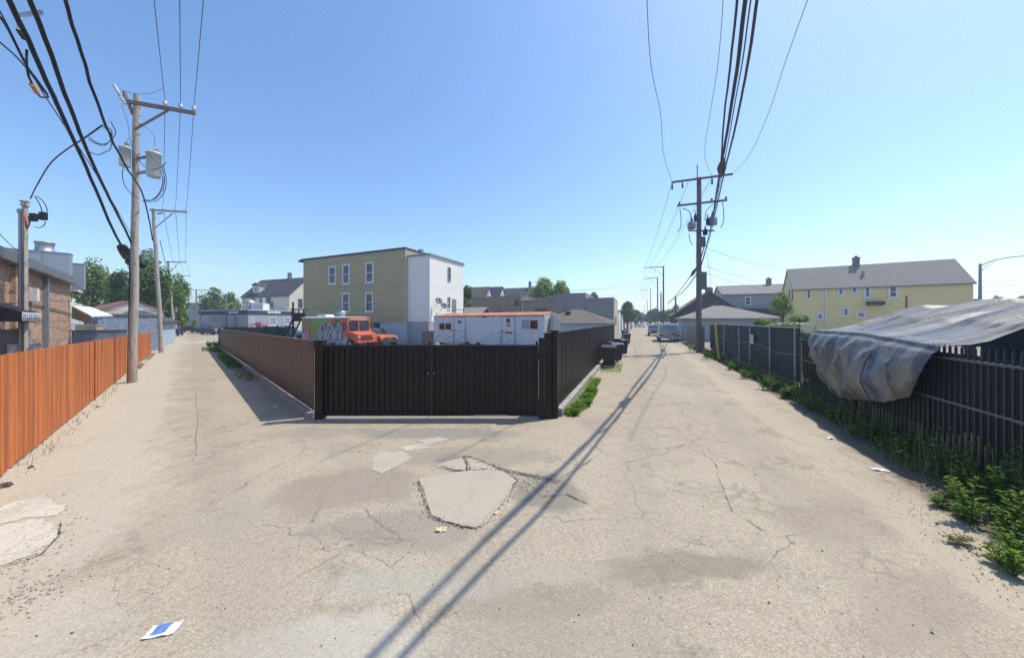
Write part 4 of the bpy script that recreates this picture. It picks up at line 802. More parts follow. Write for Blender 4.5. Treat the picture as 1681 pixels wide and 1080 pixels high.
# ---------------- buildings ----------------
class Bld:
    """rectangular building: local x along the front (left to right), +y into the building, z up"""
    def __init__(s, name, lb, p, d, Wd, Dp, hgt, wall, cat='building', group=None, wname='wall', base=0):
        s.p = Vector((p[0], p[1], 0)); d = Vector((d[0], d[1], 0)).normalized(); s.d = d; s.n = Vector((-d.y, d.x, 0)); s.W = Wd; s.D = Dp; s.h = hgt
        s.t = thing(name, lb, cat, s.p, math.atan2(d.y, d.x), group)
        if wall: mb = MB(); mb.box((0,0,base), (Wd, Dp, hgt)); s.wall = mb.build(wname, wall, s.t)
    def uz(s, side, x, y):
        if side == 'f': p, d = s.p, s.d
        elif side == 'r': p, d = s.p+s.d*s.W, s.n
        else: p, d = s.p, s.n
        return onplane(p, d, x, y)
    def loc(s, side, u, z, o):
        return (u, -o, z) if side == 'f' else ((s.W+o, u, z) if side == 'r' else (-o, u, z))
    def bx(s, mb, side, u0, z0, u1, z1, o0, o1, m=0): mb.box(s.loc(side, u0, z0, o0), s.loc(side, u1, z1, o1), m)
    def rect(s, side, px):
        a = s.uz(side, px[0], px[1]); b = s.uz(side, px[2], px[3]); um = s.uz(side, (px[0]+px[2])/2, px[1])[1]; ub = s.uz(side, (px[0]+px[2])/2, px[3])[1]
        return min(a[0], b[0]), min(um, ub), max(a[0], b[0]), max(um, ub)
    def window(s, side, px, fr=M['trim'], gl=M['glass'], fw=.1, sash=True, name='window', blind=None, uv=None, o=0):
        u0, z0, u1, z1 = uv or s.rect(side, px); fw = min(fw, (u1-u0)*.28); mb = MB()
        s.bx(mb, side, u0, z0, u0+fw, z1, o+.001, o+.06); s.bx(mb, side, u1-fw, z0, u1, z1, o+.001, o+.06)
        s.bx(mb, side, u0+fw, z0, u1-fw, z0+fw, o+.001, o+.062); s.bx(mb, side, u0+fw, z1-fw, u1-fw, z1, o+.001, o+.062)
        if sash: zm = (z0+z1)/2; s.bx(mb, side, u0+fw, zm-.03, u1-fw, zm+.03, o+.001, o+.045)
        f = mb.build(name, fr, s.t)
        mb = MB(); s.bx(mb, side, u0+fw, z0+fw, u1-fw, z1-fw, o+.002, o+.02); mb.build('pane', blind or gl, f)
        if fw > .05 and sash: mb = MB(); s.bx(mb, side, u0-.04, z0-.05, u1+.04, z0-.002, o+.001, o+.10); mb.build('sill', fr, f)
        return f
    def door(s, side, px, m, uv=None, o=0):
        u0, z0, u1, z1 = uv or s.rect(side, px); z0 = max(z0, .02); mb = MB(); s.bx(mb, side, u0, z0, u1, z1, o+.001, o+.05); d = mb.build('door', m, s.t, .01)
        mb = MB(); s.bx(mb, side, u1-.16, (z0+z1)/2-.1, u1-.10, (z0+z1)/2+.05, o+.052, o+.10); mb.build('handle', M['steel'], d); return d
    def flat(s, m=M['dtrim'], over=.08, th=.16, name='coping'):
        mb = MB(); mb.box((-over,-over,s.h), (s.W+over,s.D+over,s.h+th)); return mb.build(name, m, s.t)
    def gable_x(s, rz, m, il=0, ir=0, over=.3, wm=None, th=.14):       # ridge along the front; il/ir inset the ridge ends (hipped)
        W_, D_, e = s.W, s.D, s.h; k = (rz-e)/(D_/2); dz = over*k; yo = -over; y1 = D_+over; xl = -(over*.6 if not il else over); xr = W_+(over*.6 if not ir else over)
        P_ = [(xl,yo,e-dz),(xr,yo,e-dz),(xr,y1,e-dz),(xl,y1,e-dz),(xl if not il else il,D_/2,rz),(xr if not ir else W_-ir,D_/2,rz)]
        mb = MB(); lo = [(a,b,c-th) for a,b,c in P_]; V = P_+lo
        mb.add(V, [(0,1,5,4),(2,3,4,5),(1,2,5),(3,0,4)] if (il or ir) else [(0,1,5,4),(2,3,4,5)])
        mb.add(V, [(6,7,1,0),(8,9,3,2)]+([(7,8,2,1),(9,6,0,3)] if (il or ir) else [(7,11,5,1),(11,8,2,5),(10,6,0,4),(9,10,4,3)]), 0)
        mb.add(V, [(6,10,11,7),(8,11,10,9)])
        r = mb.build('roof', m, s.t)
        if wm:
            for x0, x1, f in ((0,.12,il), (W_-.12,W_,ir)):
                if not f: mb = MB(); mb.prism([(x0,0,e-.001),(x0,D_,e-.001),(x0,D_/2,rz-th-.02)], (x1-x0,0,0)); mb.build('gable', wm, s.t)
        return r
    def gable_y(s, rz, m, xr=None, over=.3, wm=None, th=.14):          # ridge running away from the viewer
        W_, D_, e = s.W, s.D, s.h; c = xr if xr is not None else W_/2; kl = (rz-e)/c; kr = (rz-e)/(W_-c)
        mb = MB(); a = (-over, e-over*kl); b = (c, rz); d = (W_+over, e-over*kr)
        mb.prism([(a[0],-over,a[1]),(b[0],-over,b[1]),(b[0],-over,b[1]+th),(a[0],-over,a[1]+th)], (0,D_+2*over,0)); mb.prism([(b[0]+.001,-over,b[1]),(d[0],-over,d[1]),(d[0],-over,d[1]+th),(b[0]+.001,-over,b[1]+th)], (0,D_+2*over,0))
        r = mb.build('roof', m, s.t)
        if wm: mb = MB(); mb.prism([(0,0,e-.001),(W_,0,e-.001),(c,0,rz-.02)], (0,.15,0)); mb.build('gable', wm, s.t)
        return r
    def chimney(s, roof, x, y, z0, z1, m, w=.6):
        mb = MB(); mb.box((x-w/2,y-w/2,z0),(x+w/2,y+w/2,z1)); mb.box((x-w/2-.06,y-w/2-.06,z1),(x+w/2+.06,y+w/2+.06,z1+.1)); mb.box((x-w/4,y-w/4,z1+.1),(x+w/4,y+w/4,z1+.3)); return mb.build('chimney', m, roof)
def part(b, name, m, boxes, parent=None, bevel=0):
    mb = MB()
    for a, c in boxes: mb.box(a, c)
    return mb.build(name, m, parent or b.t, bevel)
# beige three-storey building with its white rear wing
pr = A(666, 407, 33.1); pl = A(498, 426, 39.4); p0 = Vector((pl.x, pl.y, 0)); d0 = Vector((pr.x-pl.x, pr.y-pl.y, 0)); Wb = d0.length; d0.normalize()
b = Bld('apartment_building', 'three-storey building with beige-green siding and a white-sided rear wing', p0, d0, Wb, 7.5, 9.55, M['beige'], base=2.15)
part(b, 'coping', M['dtrim'], [((-.35,-.12,9.55),(Wb+.05,7.6,9.72)), ((-.5,-.3,9.35),(-.01,1.2,9.56))])
zz = 2.15
part(b, 'base_wall', M['slats'], [((b.uz('f', 612, 540)[0]+.9,.03,0),(Wb-.01,7.4,zz-.001))]); part(b, 'base_wall', M['greyw'], [((0,.03,0),(b.uz('f', 612, 540)[0]+.88,7.3,zz-.001))])
u = b.uz('f', 614, 540)[0]; b.door('f', None, M['dtrim'], (u, .02, u+.8, 2.1), -.03)
mb = MB(); x0 = Wb; wd = 2.75; part(b, 'rear_wing', M['white'], [((Wb,.25,2.25),(Wb+wd,6.4,8.75))]); part(b, 'base_wall', M['shopw'], [((Wb+.001,.28,0),(Wb+wd-.02,6.38,2.249))])
part(b, 'coping', M['greym'], [((Wb+.06,.15,8.75),(Wb+wd+.12,6.5,8.93))]); part(b, 'vent_pipe', M['greym'], [((Wb+.75,1.2,8.93),(Wb+.95,1.4,9.5)), ((Wb+.65,1.1,9.5),(Wb+1.05,1.5,9.65))])
part(b, 'corner_board', M['trim'], [((Wb+wd-.1,.22,0),(Wb+wd+.03,.249,8.7)), ((Wb-.005,-.03,zz),(Wb+.03,.0,9.5))])
for px in ((540,437,552,467), (562.5,434,574.5,467), (600.5,430.5,613.5,464.5), (562,481,574.5,513), (600,480,613,512.5)): b.window('f', px, blind=M['glass'], fw=.16)
# side wing windows: temporarily treat the wing as a building of its own for placement
bw = Bld.__new__(Bld); bw.p = b.p+b.d*(Wb)+b.n*.25; bw.d = b.d; bw.n = b.n; bw.W = wd; bw.D = 6.15; bw.h = 8.75; bw.t = b.t
def lw_(side, u, z, o): return (Wb+u, .25-o, z) if side == 'f' else (Wb+wd+o, .25+u, z)
bw.loc = lw_
bw.window('r', (735,439,739.5,460), M['greym'], fw=.08); bw.window('r', (734.5,487,739,507), M['trim'], fw=.08); bw.door('r', (742,491,748.5,512), M['greyw'])
part(b, 'porch_landing', M['oldw'], [((Wb+wd,4.4,2.55),(Wb+wd+1.3,6.3,2.68)), ((Wb+wd+1.2,4.4,2.68),(Wb+wd+1.3,4.5,3.6)), ((Wb+wd+1.2,4.4,0),(Wb+wd+1.3,4.5,2.55)), ((Wb+wd,4.42,3.5),(Wb+wd+1.2,4.48,3.58))])
def dish(px, lb, r):
    u, z = bw.uz('r', *px); c = bw.p+b.d*(wd+.45)+b.n*u; t = thing('satellite_dish', lb, 'satellite dish', (c.x, c.y, z), b.t.rotation_euler.z)
    ax = Vector((.75,-.62,.3)).normalized(); mb = MB(); mb.lathe((0,0,0), [(0,0),(r*.5,.03),(r,.12),(r*1.02,.13),(r*.5,.045),(0,.015)], 18, ax=ax); mb.build('dish', M['greym'], t)
    mb = MB(); mb.tube([(0,0,-.02), ax*.38+Vector((0,0,-.15))], .014, 6); mb.lathe(ax*.38-UP*.15, [(0,-.04),(.04,-.03),(.04,.04),(0,.05)], 6, ax=ax); mb.build('receiver', M['dtrim'], t)
    mb = MB(); mb.tube([(0,0,0),(-.2,.1,-.1),(-.44,.1,-.5)], .025, 6); mb.build('mount', M['greym'], t)
dish((714,494), 'upper left grey satellite dish on the white side wall', .34); dish((722.5,502), 'lower right grey satellite dish on the white side wall', .34)
cp = A(692, 560, 30); b2_ = Bld('block_wall', 'short grey concrete block wall between white building and trailer', (A(692.5,545,30.5).x, 30.5), b.d, 1.35, .3, 1.35, M['concd'], 'wall')
b2_.flat(M['concd'], .02, .05)
part(Bld('entry_hood', 'small grey box porch on the corner of the white wing', (A(693,540,30.9).x, 30.95), b.d, .45, .35, 2.1, M['shopw'], 'porch'), 'coping', M['dtrim'], [])if 0 else None
# cream house
eL = A(397, 485.5, 71.3); b = Bld('house', 'cream house with dark gable roof and a small dormer behind the low shop', (eL.x, eL.y), bR, 14.9, 8, 7.7, M['cream'], 'house')
r = b.gable_x(11.6, M['shg'], wm=M['cream']); b.chimney(r, 9.3, 4, 11.2, 12.6, M['concd'])
for px in ((413.5,489,419,504), (426.5,489,430,502), (438.5,488,445,504), (445.5,495,449,505)): b.window('f', px, M['greyw'], fw=.12)
mb = MB(); u, z = b.uz('f', 417, 485); mb.box((2.6,.6,8.2),(4.9,3.4,9.9)); dm = mb.build('dormer', M['cream'], b.t); mb = MB(); mb.prism([(2.4,.3,9.9),(3.75,.3,10.5),(5.1,.3,9.9)], (0,3.4,0)); mb.build('dormer_roof', M['shg'], dm); b.window('f', None, M['trim'], uv=(3.3,8.5,4.1,9.6), o=-.6, name='dormer_window')
b.window('r', None, M['greyw'], uv=(3.6,8.3,4.5,9.8)); b.window('r', None, M['greyw'], uv=(1.8,5.0,2.8,6.9)); part(b, 'chimney_stack', M['trim'], [((7.4,-.35,0),(8.2,-.01,7.2))])
# low grey shop with navy band
b = Bld('shop', 'low grey flat-roofed shop with a navy band under the roofline', (-59.4,62.9), bR, 13.8, 8.1, 4.2, M['shopw'], 'shop')
part(b, 'roof_edge', M['trim'], [((-.1,-.1,4.2),(13.9,8.2,4.32))]); part(b, 'sign_band', M['navy'], [((-.05,-.05,3.45),(13.85,-.001,4.19)), ((13.801,-.05,3.45),(13.86,8.15,4.19))])
for px in ((346,516,352,528), (355,516,361,528), (365,517,370,534)): b.window('f', px, M['greyw'], M['blind'], fw=.1)
for px in ((411,521,416.5,534), (441.5,521,454,534), (466,521,477,533)): b.window('r', px, M['trim'], M['blind'], fw=.12)
b.door('r', (420,529,429,541), M['dtrim']); b.door('f', (384,520,389,540), M['greyw'])
for px, side in (((376,511,393,514.5),'f'), ((439,511,461,514.8),'r')):
    u0,z0,u1,z1 = b.rect(side, px); mb = MB(); k = 4
    for i in range(k): a_ = u0+(u1-u0)*i/k; b.bx(mb, side, a_, z0+.05*(i%2), a_+(u1-u0)/k*.86, z1-.04*(i%2), .052, .10)
    mb.build('sign', M['trim'], b.t)
tv = thing('roof_vent', 'silver turbine vent on the grey shop roof', 'roof vent', (-55.0+5.3,62.3,4.32)); mb = MB(); mb.lathe((0,0,0), [(.5,0),(.5,.6),(.9,.9),(1.1,1.3),(.9,1.8),(0,2.1)], 14); mb.build('turbine', M['steel'], tv); mb = MB(); mb.box((-.7,-.7,0),(.7,.7,.12)); mb.build('base_flashing', M['greym'], tv)
tv = thing('roof_unit', 'white boxy air unit on the grey shop roof', 'air unit', (-47.5,62,4.32)); mb = MB(); mb.box((-1,-.8,0),(1.2,.8,1.2)); mb.box((-.9,-.7,1.2),(1.1,.7,1.3)); mb.build('cabinet', M['trim'], tv, .03); mb = MB(); [mb.box((-.8,-.83,.2+.18*k),(1.0,-.801,.28+.18*k)) for k in range(5)]; mb.build('grille', M['greym'], tv)
# far dark house at left end
b = Bld('house', 'far grey-green gabled house at the end of the left alley', (A(298,530,95).x, 95), bR, 9, 9, 4.4, M['greys'], 'house'); b.gable_y(7.4, M['shg'], wm=M['greys']); b.window('f', None, uv=(3,1.4,4.2,3.2)); b.window('f', None, uv=(6,1.4,7.2,3.2))
# brick building, left
q0 = A(0, 422, 10.8); q1 = A(116, 464, 18.0); db = Vector((q1.x-q0.x, q1.y-q0.y, 0)).normalized(); pb = Vector((q0.x, q0.y, 0))-db*8
Wk = (Vector((q1.x, q1.y, 0))-pb).length; b = Bld('brick_building', 'tan brick building with grey metal gutter behind the cedar fence', pb, db, Wk, 7, 4.25, M['brick']); BK = b
mb = MB(); mb.prism([(-.2,.2,4.25),(-.2,-.32,4.25),(-.2,-.38,4.55),(-.2,.2,4.62)], (Wk+.3,0,0)); mb.build('gutter', M['greym'], b.t)
part(b, 'roof', M['greyw'], [((-.1,.21,4.25),(Wk+.05,7.1,4.45))]); u = b.uz('f', 70.5, 500)[0]; part(b, 'downspout', M['greym'], [((u-.08,-.15,.1),(u+.1,-.01,4.3))])
for x, w in ((b.uz('f', 20, 470)[0], .55),): part(b, 'brick_pier', M['brick'], [((x-w/2,-.12,0),(x+w/2,-.001,4.2))])
mb = MB(); mb.tube([(8.3,-.04,2.9),(11,-.04,2.98),(Wk-1.2,-.05,2.75),(Wk-.05,-.04,2.65)], .018, 6); mb.build('wall_cable', M['wire'], b.t)
u0, z0 = b.uz('f', 49, 483); part(b, 'electric_box', M['trim'], [((u0-.14,-.2,z0-.28),(u0+.16,-.001,z0+.24))], bevel=.01)
u0, z0 = b.uz('f', 112, 476); mb = MB(); mb.box((u0-.05,-.3,z0-.05),(u0+.05,-.001,z0+.02)); mb.lathe((u0,-.3,z0-.03), [(0,-.02),(.06,-.01),(.07,.06),(.04,.22),(0,.22)], 8, ax=(.4,-.8,-.45)); mb.build('floodlight', M['trim'], b.t)
# black awning on the brick building
pf = b.p-b.n*.95; uA = onplane(pf, b.d, 36, 520)[0]; uB = onplane(pf, b.d, 67, 520)[0]; LA = uB-uA; Dw = (b.p+b.d*uB-b.n*.95).y; zt = zat(514, Dw); zb = zat(526.5, Dw)
t = thing('awning', 'black sloped awning with a white lettered valance on the brick building', 'awning', b.t.matrix_basis @ Vector((uA, 0, 0)), b.t.rotation_euler.z)
mb = MB(); mb.prism([(0,-.002,zt+.42),(0,-.945,zt+.01),(0,-.945,zb-.03),(0,-.002,zb-.03)], (LA,0,0)); mb.build('canopy', M['wire'], t)
mb = MB(); mb.box((.02,-.955,zb),(LA-.02,-.946,zt)); v = mb.build('valance', M['trim'], t)
mb = MB(); hgt = (zt-zb)*.72; n_ = 5; cw = (LA-.1)/n_
for i, seg in enumerate('MUEBU'):
    x = .06+i*cw; k = cw*.75/.10; kz = hgt/.18
    for (a0, c0_, a1, c1_) in {'M':[(0,0,.02,.18),(.08,0,.10,.18),(.04,.08,.06,.18)],'U':[(0,0,.02,.18),(.08,0,.10,.18),(.02,0,.08,.03)],'E':[(0,0,.02,.18),(.02,0,.10,.03),(.02,.08,.08,.10),(.02,.15,.10,.18)],'B':[(0,0,.02,.18),(.02,0,.08,.03),(.02,.08,.08,.10),(.02,.15,.08,.18),(.08,0,.10,.18)]}[seg]:
        mb.box((x+a0*k,-.959,zb+.02+c0_*kz),(x+a1*k,-.956,zb+.02+c1_*kz))
mb.build('lettering', M['greyw'], v)
# utilities below the awning
def yard_box(name, lb, cat, px, top, D, wd, dp, m, extra=None):
    t = thing(name, lb, cat, (A(px,560,D).x, D, 0), b.t.rotation_euler.z+0); z = zat(top, D); mb = MB(); mb.box((-wd/2,-dp/2,.1),(wd/2,dp/2,z)); mb.build('cabinet', m, t, .015)
    mb = MB(); mb.box((-wd/2+.02,-dp/2+.02,0),(wd/2-.02,dp/2-.02,.1)); mb.build('base', M['dtrim'], t); return t, z
t, z = yard_box('storage_locker', 'tall grey metal locker under the black awning', 'locker', 17, 541, 10.3, .75, .6, M['greyw'])
mb = MB(); mb.box((-.03,-.325,.15),(.0,-.301,z-.05)); mb.build('door_seam', M['dtrim'], t)
t, z = yard_box('electric_meter', 'pale grey electric meter cabinet beside the tall locker', 'electric meter', 33, 538, 10.9, .34, .3, M['steel'])
t, z = yard_box('air_conditioner', 'light grey air conditioning unit behind the cedar fence', 'air conditioner', 40, 563, 10.4, .7, .5, M['steel'])
mb = MB(); [mb.box((-.3,-.262,.3+.08*k),(.3,-.251,.34+.08*k)) for k in range(12)]; mb.build('grille', M['greym'], t)
# roof ductwork
def blocal(x, y, z): return b.t.matrix_basis @ Vector((x, y, z))
uC = onplane(b.p+b.n*.3, b.d, 115, 440)[0]; t = thing('duct_housing', 'big silver sheet-metal duct housing on the brick building roof', 'duct housing', blocal(uC, .3, 4.4), b.t.rotation_euler.z); z = zat(417, (b.p+b.n*.3+b.d*uC).y)-4.4
mb = MB(); mb.box((0,0,0),(.7,2.7,z)); mb.build('sheet_housing', M['steel'], t, .02); mb = MB(); mb.box((-.03,-.03,z),(.73,2.73,z+.04)); [mb.box((-.02,y,.1),(-.001,y+.03,z-.02)) for y in (.9, 1.8)]; mb.build('flange', M['steel'], t)
t = thing('exhaust_fan', 'round galvanised exhaust drum standing on the duct housing', 'exhaust fan', blocal(uC+.36, 1.22, 4.4+z+.04), 0); mb = MB(); mb.lathe((0,0,0), [(.38,0),(.38,.05),(.34,.07),(.34,.47),(.38,.49),(.38,.54),(0,.56)], 24); mb.build('drum', M['steel'], t); mb = MB(); mb.box((-.3,-.3,-.04),(.3,.3,-.001)); mb.build('base', M['steel'], t)
# annex, white awning and low sheds behind
an = b.p+b.d*(Wk+.02)+b.n*.5; b = Bld('annex', 'cream rendered annex with blue-grey fascia beyond the brick wall', an, db, 1.9, 5, 4.0, M['tan']); part(b, 'fascia', M['bluef'], [((-.0,-.25,4.0),(2.1,5.1,4.45))]); uC, _ = b.uz('f', 137, 450); Dq = (b.p+b.d*uC).y; z = zat(435, Dq)-4.45; t = thing('duct_housing', 'small silver duct box at the far end of the roof', 'duct housing', b.t.matrix_basis @ Vector((uC-.5, -.1, 4.45)), b.t.rotation_euler.z); mb = MB(); mb.box((0,0,0),(.5,.55,z)); mb.build('sheet_housing', M['steel'], t, .02); mb = MB(); mb.box((-.03,-.03,z),(.53,.58,z+.03)); mb.build('flange', M['steel'], t)
part(b, 'wall_panel', M['greyw'], [((0,-.05,0),(1.85,-.001,1.9))])
t = thing('canopy', 'white sloping metal canopy sticking out beyond the brick building', 'canopy', (A(117,512,18.6).x, 18.6, 0))
v0 = A(117,501,18.6); v1 = A(150,504,21.5); v2 = A(185,517.5,20.6); v3 = A(150,518.5,17.8); L_ = t.location; mb = MB(); mb.prism([v0-L_, v1-L_, v2-L_, v3-L_], (0,0,-.07)); mb.build('sheet', M['trim'], t)
mb = MB(); mb.add([v0-L_-UP*.08+Vector((.02,0,0)), v3-L_-UP*.08, (v3-L_)*1.0-UP*.45, v0-L_-UP*.75],[(0,1,2,3)]); mb.build('side_panel', M['greyw'], t)
for f in (.3, .8): mb = MB(); q_ = (v0-L_).lerp(v1-L_, f); w_ = (v3-L_).lerp(v2-L_, f); mb.bar(q_-UP*.7, q_.lerp(w_, .7)-UP*.1, .04); mb.build('bracket', M['greym'], t)
b = Bld('shed', 'small blue-grey shed with white door behind the canopy', (A(139,540,24).x, 24), bR, 2.6, 3, 2.75, M['bluef'], 'shed'); b.flat(M['greyw'], .1, .08, 'roof'); b.door('f', (163,525,172,535), M['trim']); b.window('f', (140,527,156,534), M['greyw'], sash=False)
b = Bld('low_wall', 'low beige block wall behind the blue sheet fence', (A(138,540,22).x-.6, 22), bR, 2.9, .3, zat(534,22), M['tan'], 'wall'); b.flat(M['tan'], .03, .04)
b = Bld('sheet_fence', 'blue corrugated sheet fence behind the cedar fence', (A(136,550,19.5).x-.8, 19.6), Vector((.75,.66,0)), 2.15, .08, zat(543,20.5), M['bluef'], 'fence'); b.flat(M['shr'], .03, .05, 'top_rail')
b = Bld('garage', 'light blue garage with dark low roof beside the left alley', (-33.2,26.6), Vector((.80,.60,0)), 3.25, 6, 2.36, M['bluew'], 'garage'); b.gable_x(3.25, M['shg'], il=1.0, ir=1.5, over=.35)
b = Bld('shed', 'brown roofed small house behind the white canopy', (A(140,500,36).x, 36), bR, 3.4, 5, 3.6, M['tan'], 'house'); b.gable_x(4.6, M['shr'], wm=M['trim'])
b = Bld('house', 'tan house with a dark porch glimpsed between the left trees', (A(188,500,60).x, 60), bR, 6.2, 6, 5.2, M['tan'], 'house'); b.gable_x(6.4, M['shb'], wm=M['tan']); b.window('f', None, M['trim'], uv=(.8,2.2,2.4,4.2)); b.window('f', None, M['trim'], uv=(3.8,2.2,5.4,4.2))
t = thing('plank_gate', 'brown plank gate between blue garage and third left pole', 'gate', P2(L0, aL, 35.5, 0, bL)+(0,), math.atan2(aL.y, aL.x)); mb = MB(); [mb.box((i*.16,0,.05),(i*.16+.15,.03,1.9)) for i in range(20)]; mb.build('boards', M['arm'], t); mb = MB(); mb.box((0,.031,.5),(3.2,.07,.6)); mb.box((0,.031,1.5),(3.2,.07,1.6)); mb.build('rail', M['oldw'], t)
# houses right of the trailer
def hs(x0, D, Wd, e, rz, px, lb, wm=M['white'], rm=M['shg'], dp=6): b = Bld('house', lb, (A(x0,500,D).x, D), bR, Wd, dp, e, M['greyw'], 'house', ); r = b.gable_x(rz, rm, wm=wm); return b, r
b, r = hs(735, 72, 8.6, 6.0, 9.8, 0, 'far house with dark roof and pale blue gable, left of its twin', M['bluew'], M['shb']); b.window('r', None, uv=(2.6,6.4,3.4,7.8))
b, r = hs(772, 76, 6.8, 6.2, 10.3, 0, 'far house with bright white gable and narrow window', M['white'], M['shg']); b.window('r', None, M['greyw'], uv=(2.6,6.5,3.3,8.6))
b, r = hs(818, 84, 11.5, 7.6, 11.0, 0, 'far house with long dark roof and a chimney', M['brownw'], M['shg'], 8); b.chimney(r, 7.2, 4, 10.6, 12.3, M['concd']); part(b, 'dormer', M['greyw'], [((1.6,.4,7.4),(7.5,3,8.9))])
b = Bld('shed', 'red-brown shed roof peeping over the trailer beside the small tree', (A(750,513,46).x, 46), bR, 3.4, 5, 3.0, M['shr'], 'shed'); b.gable_x(4.3, M['shl'], over=.2)
cn = Vector((A(1007.5,520,44).x, 44, 0))
def row(t0, t1, h, dp, lb, m, nm='building'): return Bld(nm, lb, cn-bR*t1, bR, t1-t0-.02, dp, h, m)
b = row(13.2, 21.3, zat(488.5,51), 9, 'low brown flat-roofed building behind the white trailer', M['brownw']); b.flat(M['greyw'], .05, .12); b.window('f', (809,508.5,827,520), M['greyw'], sash=False, fw=.15); b.window('f', None, M['dtrim'], uv=(7.2,4.6,7.8,5.4), sash=False)
b = row(7.9, 13.18, 5.25, 9, 'low brown-grey building with a white downspout and curved parapet', M['brownw']); mb = MB(); n = 14; Wq = b.W
cv = lambda u: .02+.62*(u/Wq)**2.2
mb.prism([(0,-.001,5.25)]+[(Wq*i/n,-.001,5.25+cv(Wq*i/n)) for i in range(n+1)]+[(Wq,-.001,5.25)], (0,.25,0)); mb.build('parapet', M['brownw'], b.t)
mb = MB(); mb.tube([(Wq*i/n,-.06,5.28+cv(Wq*i/n)) for i in range(n+1)], .1, 6); mb.build('coping', M['greym'], b.t); part(b, 'downspout', M['steel'], [((.25,-.18,0),(.4,-.001,5.6)), ((.1,-.3,5.3),(.55,-.001,5.75))])
b.window('f', (879,506,899,515), M['dtrim'], fw=.1, sash=False)
b = row(3.7, 7.88, 6.1, 9, 'tall grey middle block of the flat building row', M['greyw']); b.flat(M['greym'], .04, .1); part(b, 'downspout', M['greym'], [((1.2,-.14,0),(1.3,-.001,5.3))])
b = row(0, 3.68, 5.35, 9, 'grey corner block with sunlit side wall on the right alley', M['greyw']); b.flat(M['greym'], .05, .1); part(b, 'side_render', M['tan'], [((b.W+.001,0,0),(b.W+.04,8.9,5.3))]); part(b, 'corner_trim', M['trim'], [((b.W-.0,-.12,0),(b.W+.14,-.001,5.3))]); b.window('r', None, M['greyw'], M['dtrim'], uv=(3,1.6,4.2,3.0), sash=False, o=.04)
# brown garage
gc = Vector((A(997,530,30).x, 30, 0)); b = Bld('garage', 'garage with low brown shingle roof behind the right metal fence', gc-bR*6.6, bR, 6.6, 6.6, 2.35, M['slats'], 'garage'); b.gable_x(3.5, M['shb'], il=2.9, ir=2.9, over=.4)
part(b, 'gutter', M['trim'], [((-.4,-.52,2.12),(7.0,-.42,2.22))]); part(b, 'soffit', M['trim'], [((6.61,-.38,2.05),(6.98,6.6,2.12))]); mb = MB(); mb.box((2.4,1.6,3.0),(2.9,1.9,3.25)); mb.build('roof_vent', M['dtrim'], b.t)
# more of the right alley, left side
def lineL(D): s = (D-44)/.9335; return cn+aR*s
for D, Wd, dp, h, m, lb, nm in ((60, 7, 7, 4.1, M['white'], 'white garage on the left of the right alley beyond the grey corner block', 'garage'), (70, 7, 8, 3.6, M['greys'], 'grey garage behind the white one on the right alley', 'garage'), (90, 8, 10, 5.2, M['tan'], 'tan building farther along the right alley', 'building'), (120, 9, 12, 4.5, M['greyw'], 'dim grey building far along the right alley', 'building')):
    c = lineL(D)-bR*.3; b = Bld(nm, lb, c-bR*Wd, bR, Wd, dp, h, m, nm); b.flat(M['greym'], .1, .12, 'roof'); b.door('r', None, M['trim'], (1,.03,dp-1.5,2.5)); b.window('f', None, M['trim'], uv=(Wd-2,1.5,Wd-1,2.8))
# right side: garage, gable house, grey house, yellow house
g0 = Vector((A(1122,540,38).x, 38, 0)); b = Bld('garage', 'grey garage with low hipped roof beside the dark pole', g0, bR, 9.2, 6.5, 2.75, M['greys'], 'garage'); b.gable_x(4.15, M['shl'], il=3.6, ir=4.6, over=.3)
g0 = Vector((A(1108,540,50).x, 50, 0)); b = Bld('house', 'dark grey gabled house with chimney behind the hipped garage', g0, bR, 9, 9, 3.3, M['shg'], 'house'); r = b.gable_y(6.6, M['shb'], wm=M['shg']); b.chimney(r, 4.7, 1.2, 6.4, 7.1, M['concd'], .9); b.window('f', None, M['trim'], uv=(2,1.2,3,2.6))
g0 = Vector((A(1186,500,53).x, 53, 0)); b = Bld('house', 'grey sided house with pale roof left of the yellow house', g0, bR, 11.5, 7, 6.7, M['greys'], 'house'); r = b.gable_x(8.3, M['shl'], wm=M['greys']); b.chimney(r, 7.2, 3.5, 8.0, 9.1, M['concd']); b.window('f', (1222.5,487,1233,501), M['trim'], fw=.16)
part(b, 'porch_roof', M['mesh'], [((2.6,-2.2,2.9),(10.5,-.01,4.2))]); part(b, 'porch_post', M['oldw'], [((2.7,-2.1,0),(2.9,-1.9,2.9))]); part(b, 'porch_post', M['oldw'], [((10.2,-2.1,0),(10.4,-1.9,2.9))])
g0 = Vector((32.5, 38.0, 0)); b = Bld('house', 'long yellow two-storey house with grey roof and chimney', g0, Vector((.86,-.51,0)), 13.2, 6, 6.1, M['yellow'], 'house'); r = b.gable_x(8.7, M['shl'], over=.2, wm=M['yellow'])
b.chimney(r, 6.0, 2.9, 8.3, 9.4, M['concd'], .5); part(b, 'roof_vent', M['greym'], [((6.0,1.2,7.0),(6.2,1.4,7.75))], r)
for px in ((1323,474,1332,490.5), (1374.5,473,1386,485), (1396,471,1409,482), (1418,470,1430,489), (1457,468.5,1475,490), (1383,505,1394,519), (1340,514,1353,525), (1405,511,1422,522)): b.window('f', px, M['trim'], fw=.2)
for x in (1296, 1301): u, z = b.uz('l', x, 484); part(b, 'narrow_window', M['dtrim'], [((-.04,u-.2,z-.7),(-.001,u+.2,z+.6))])
u, z = b.uz('f', 1438, 498); part(b, 'wall_awning', M['dtrim'], [((u-.75,-.6,z-.2),(u+.5,-.001,z+.2))]); u, z = b.uz('f', 1355, 500); part(b, 'downspout', M['trim'], [((u-.06,-.1,0),(u+.06,-.001,6.0))])
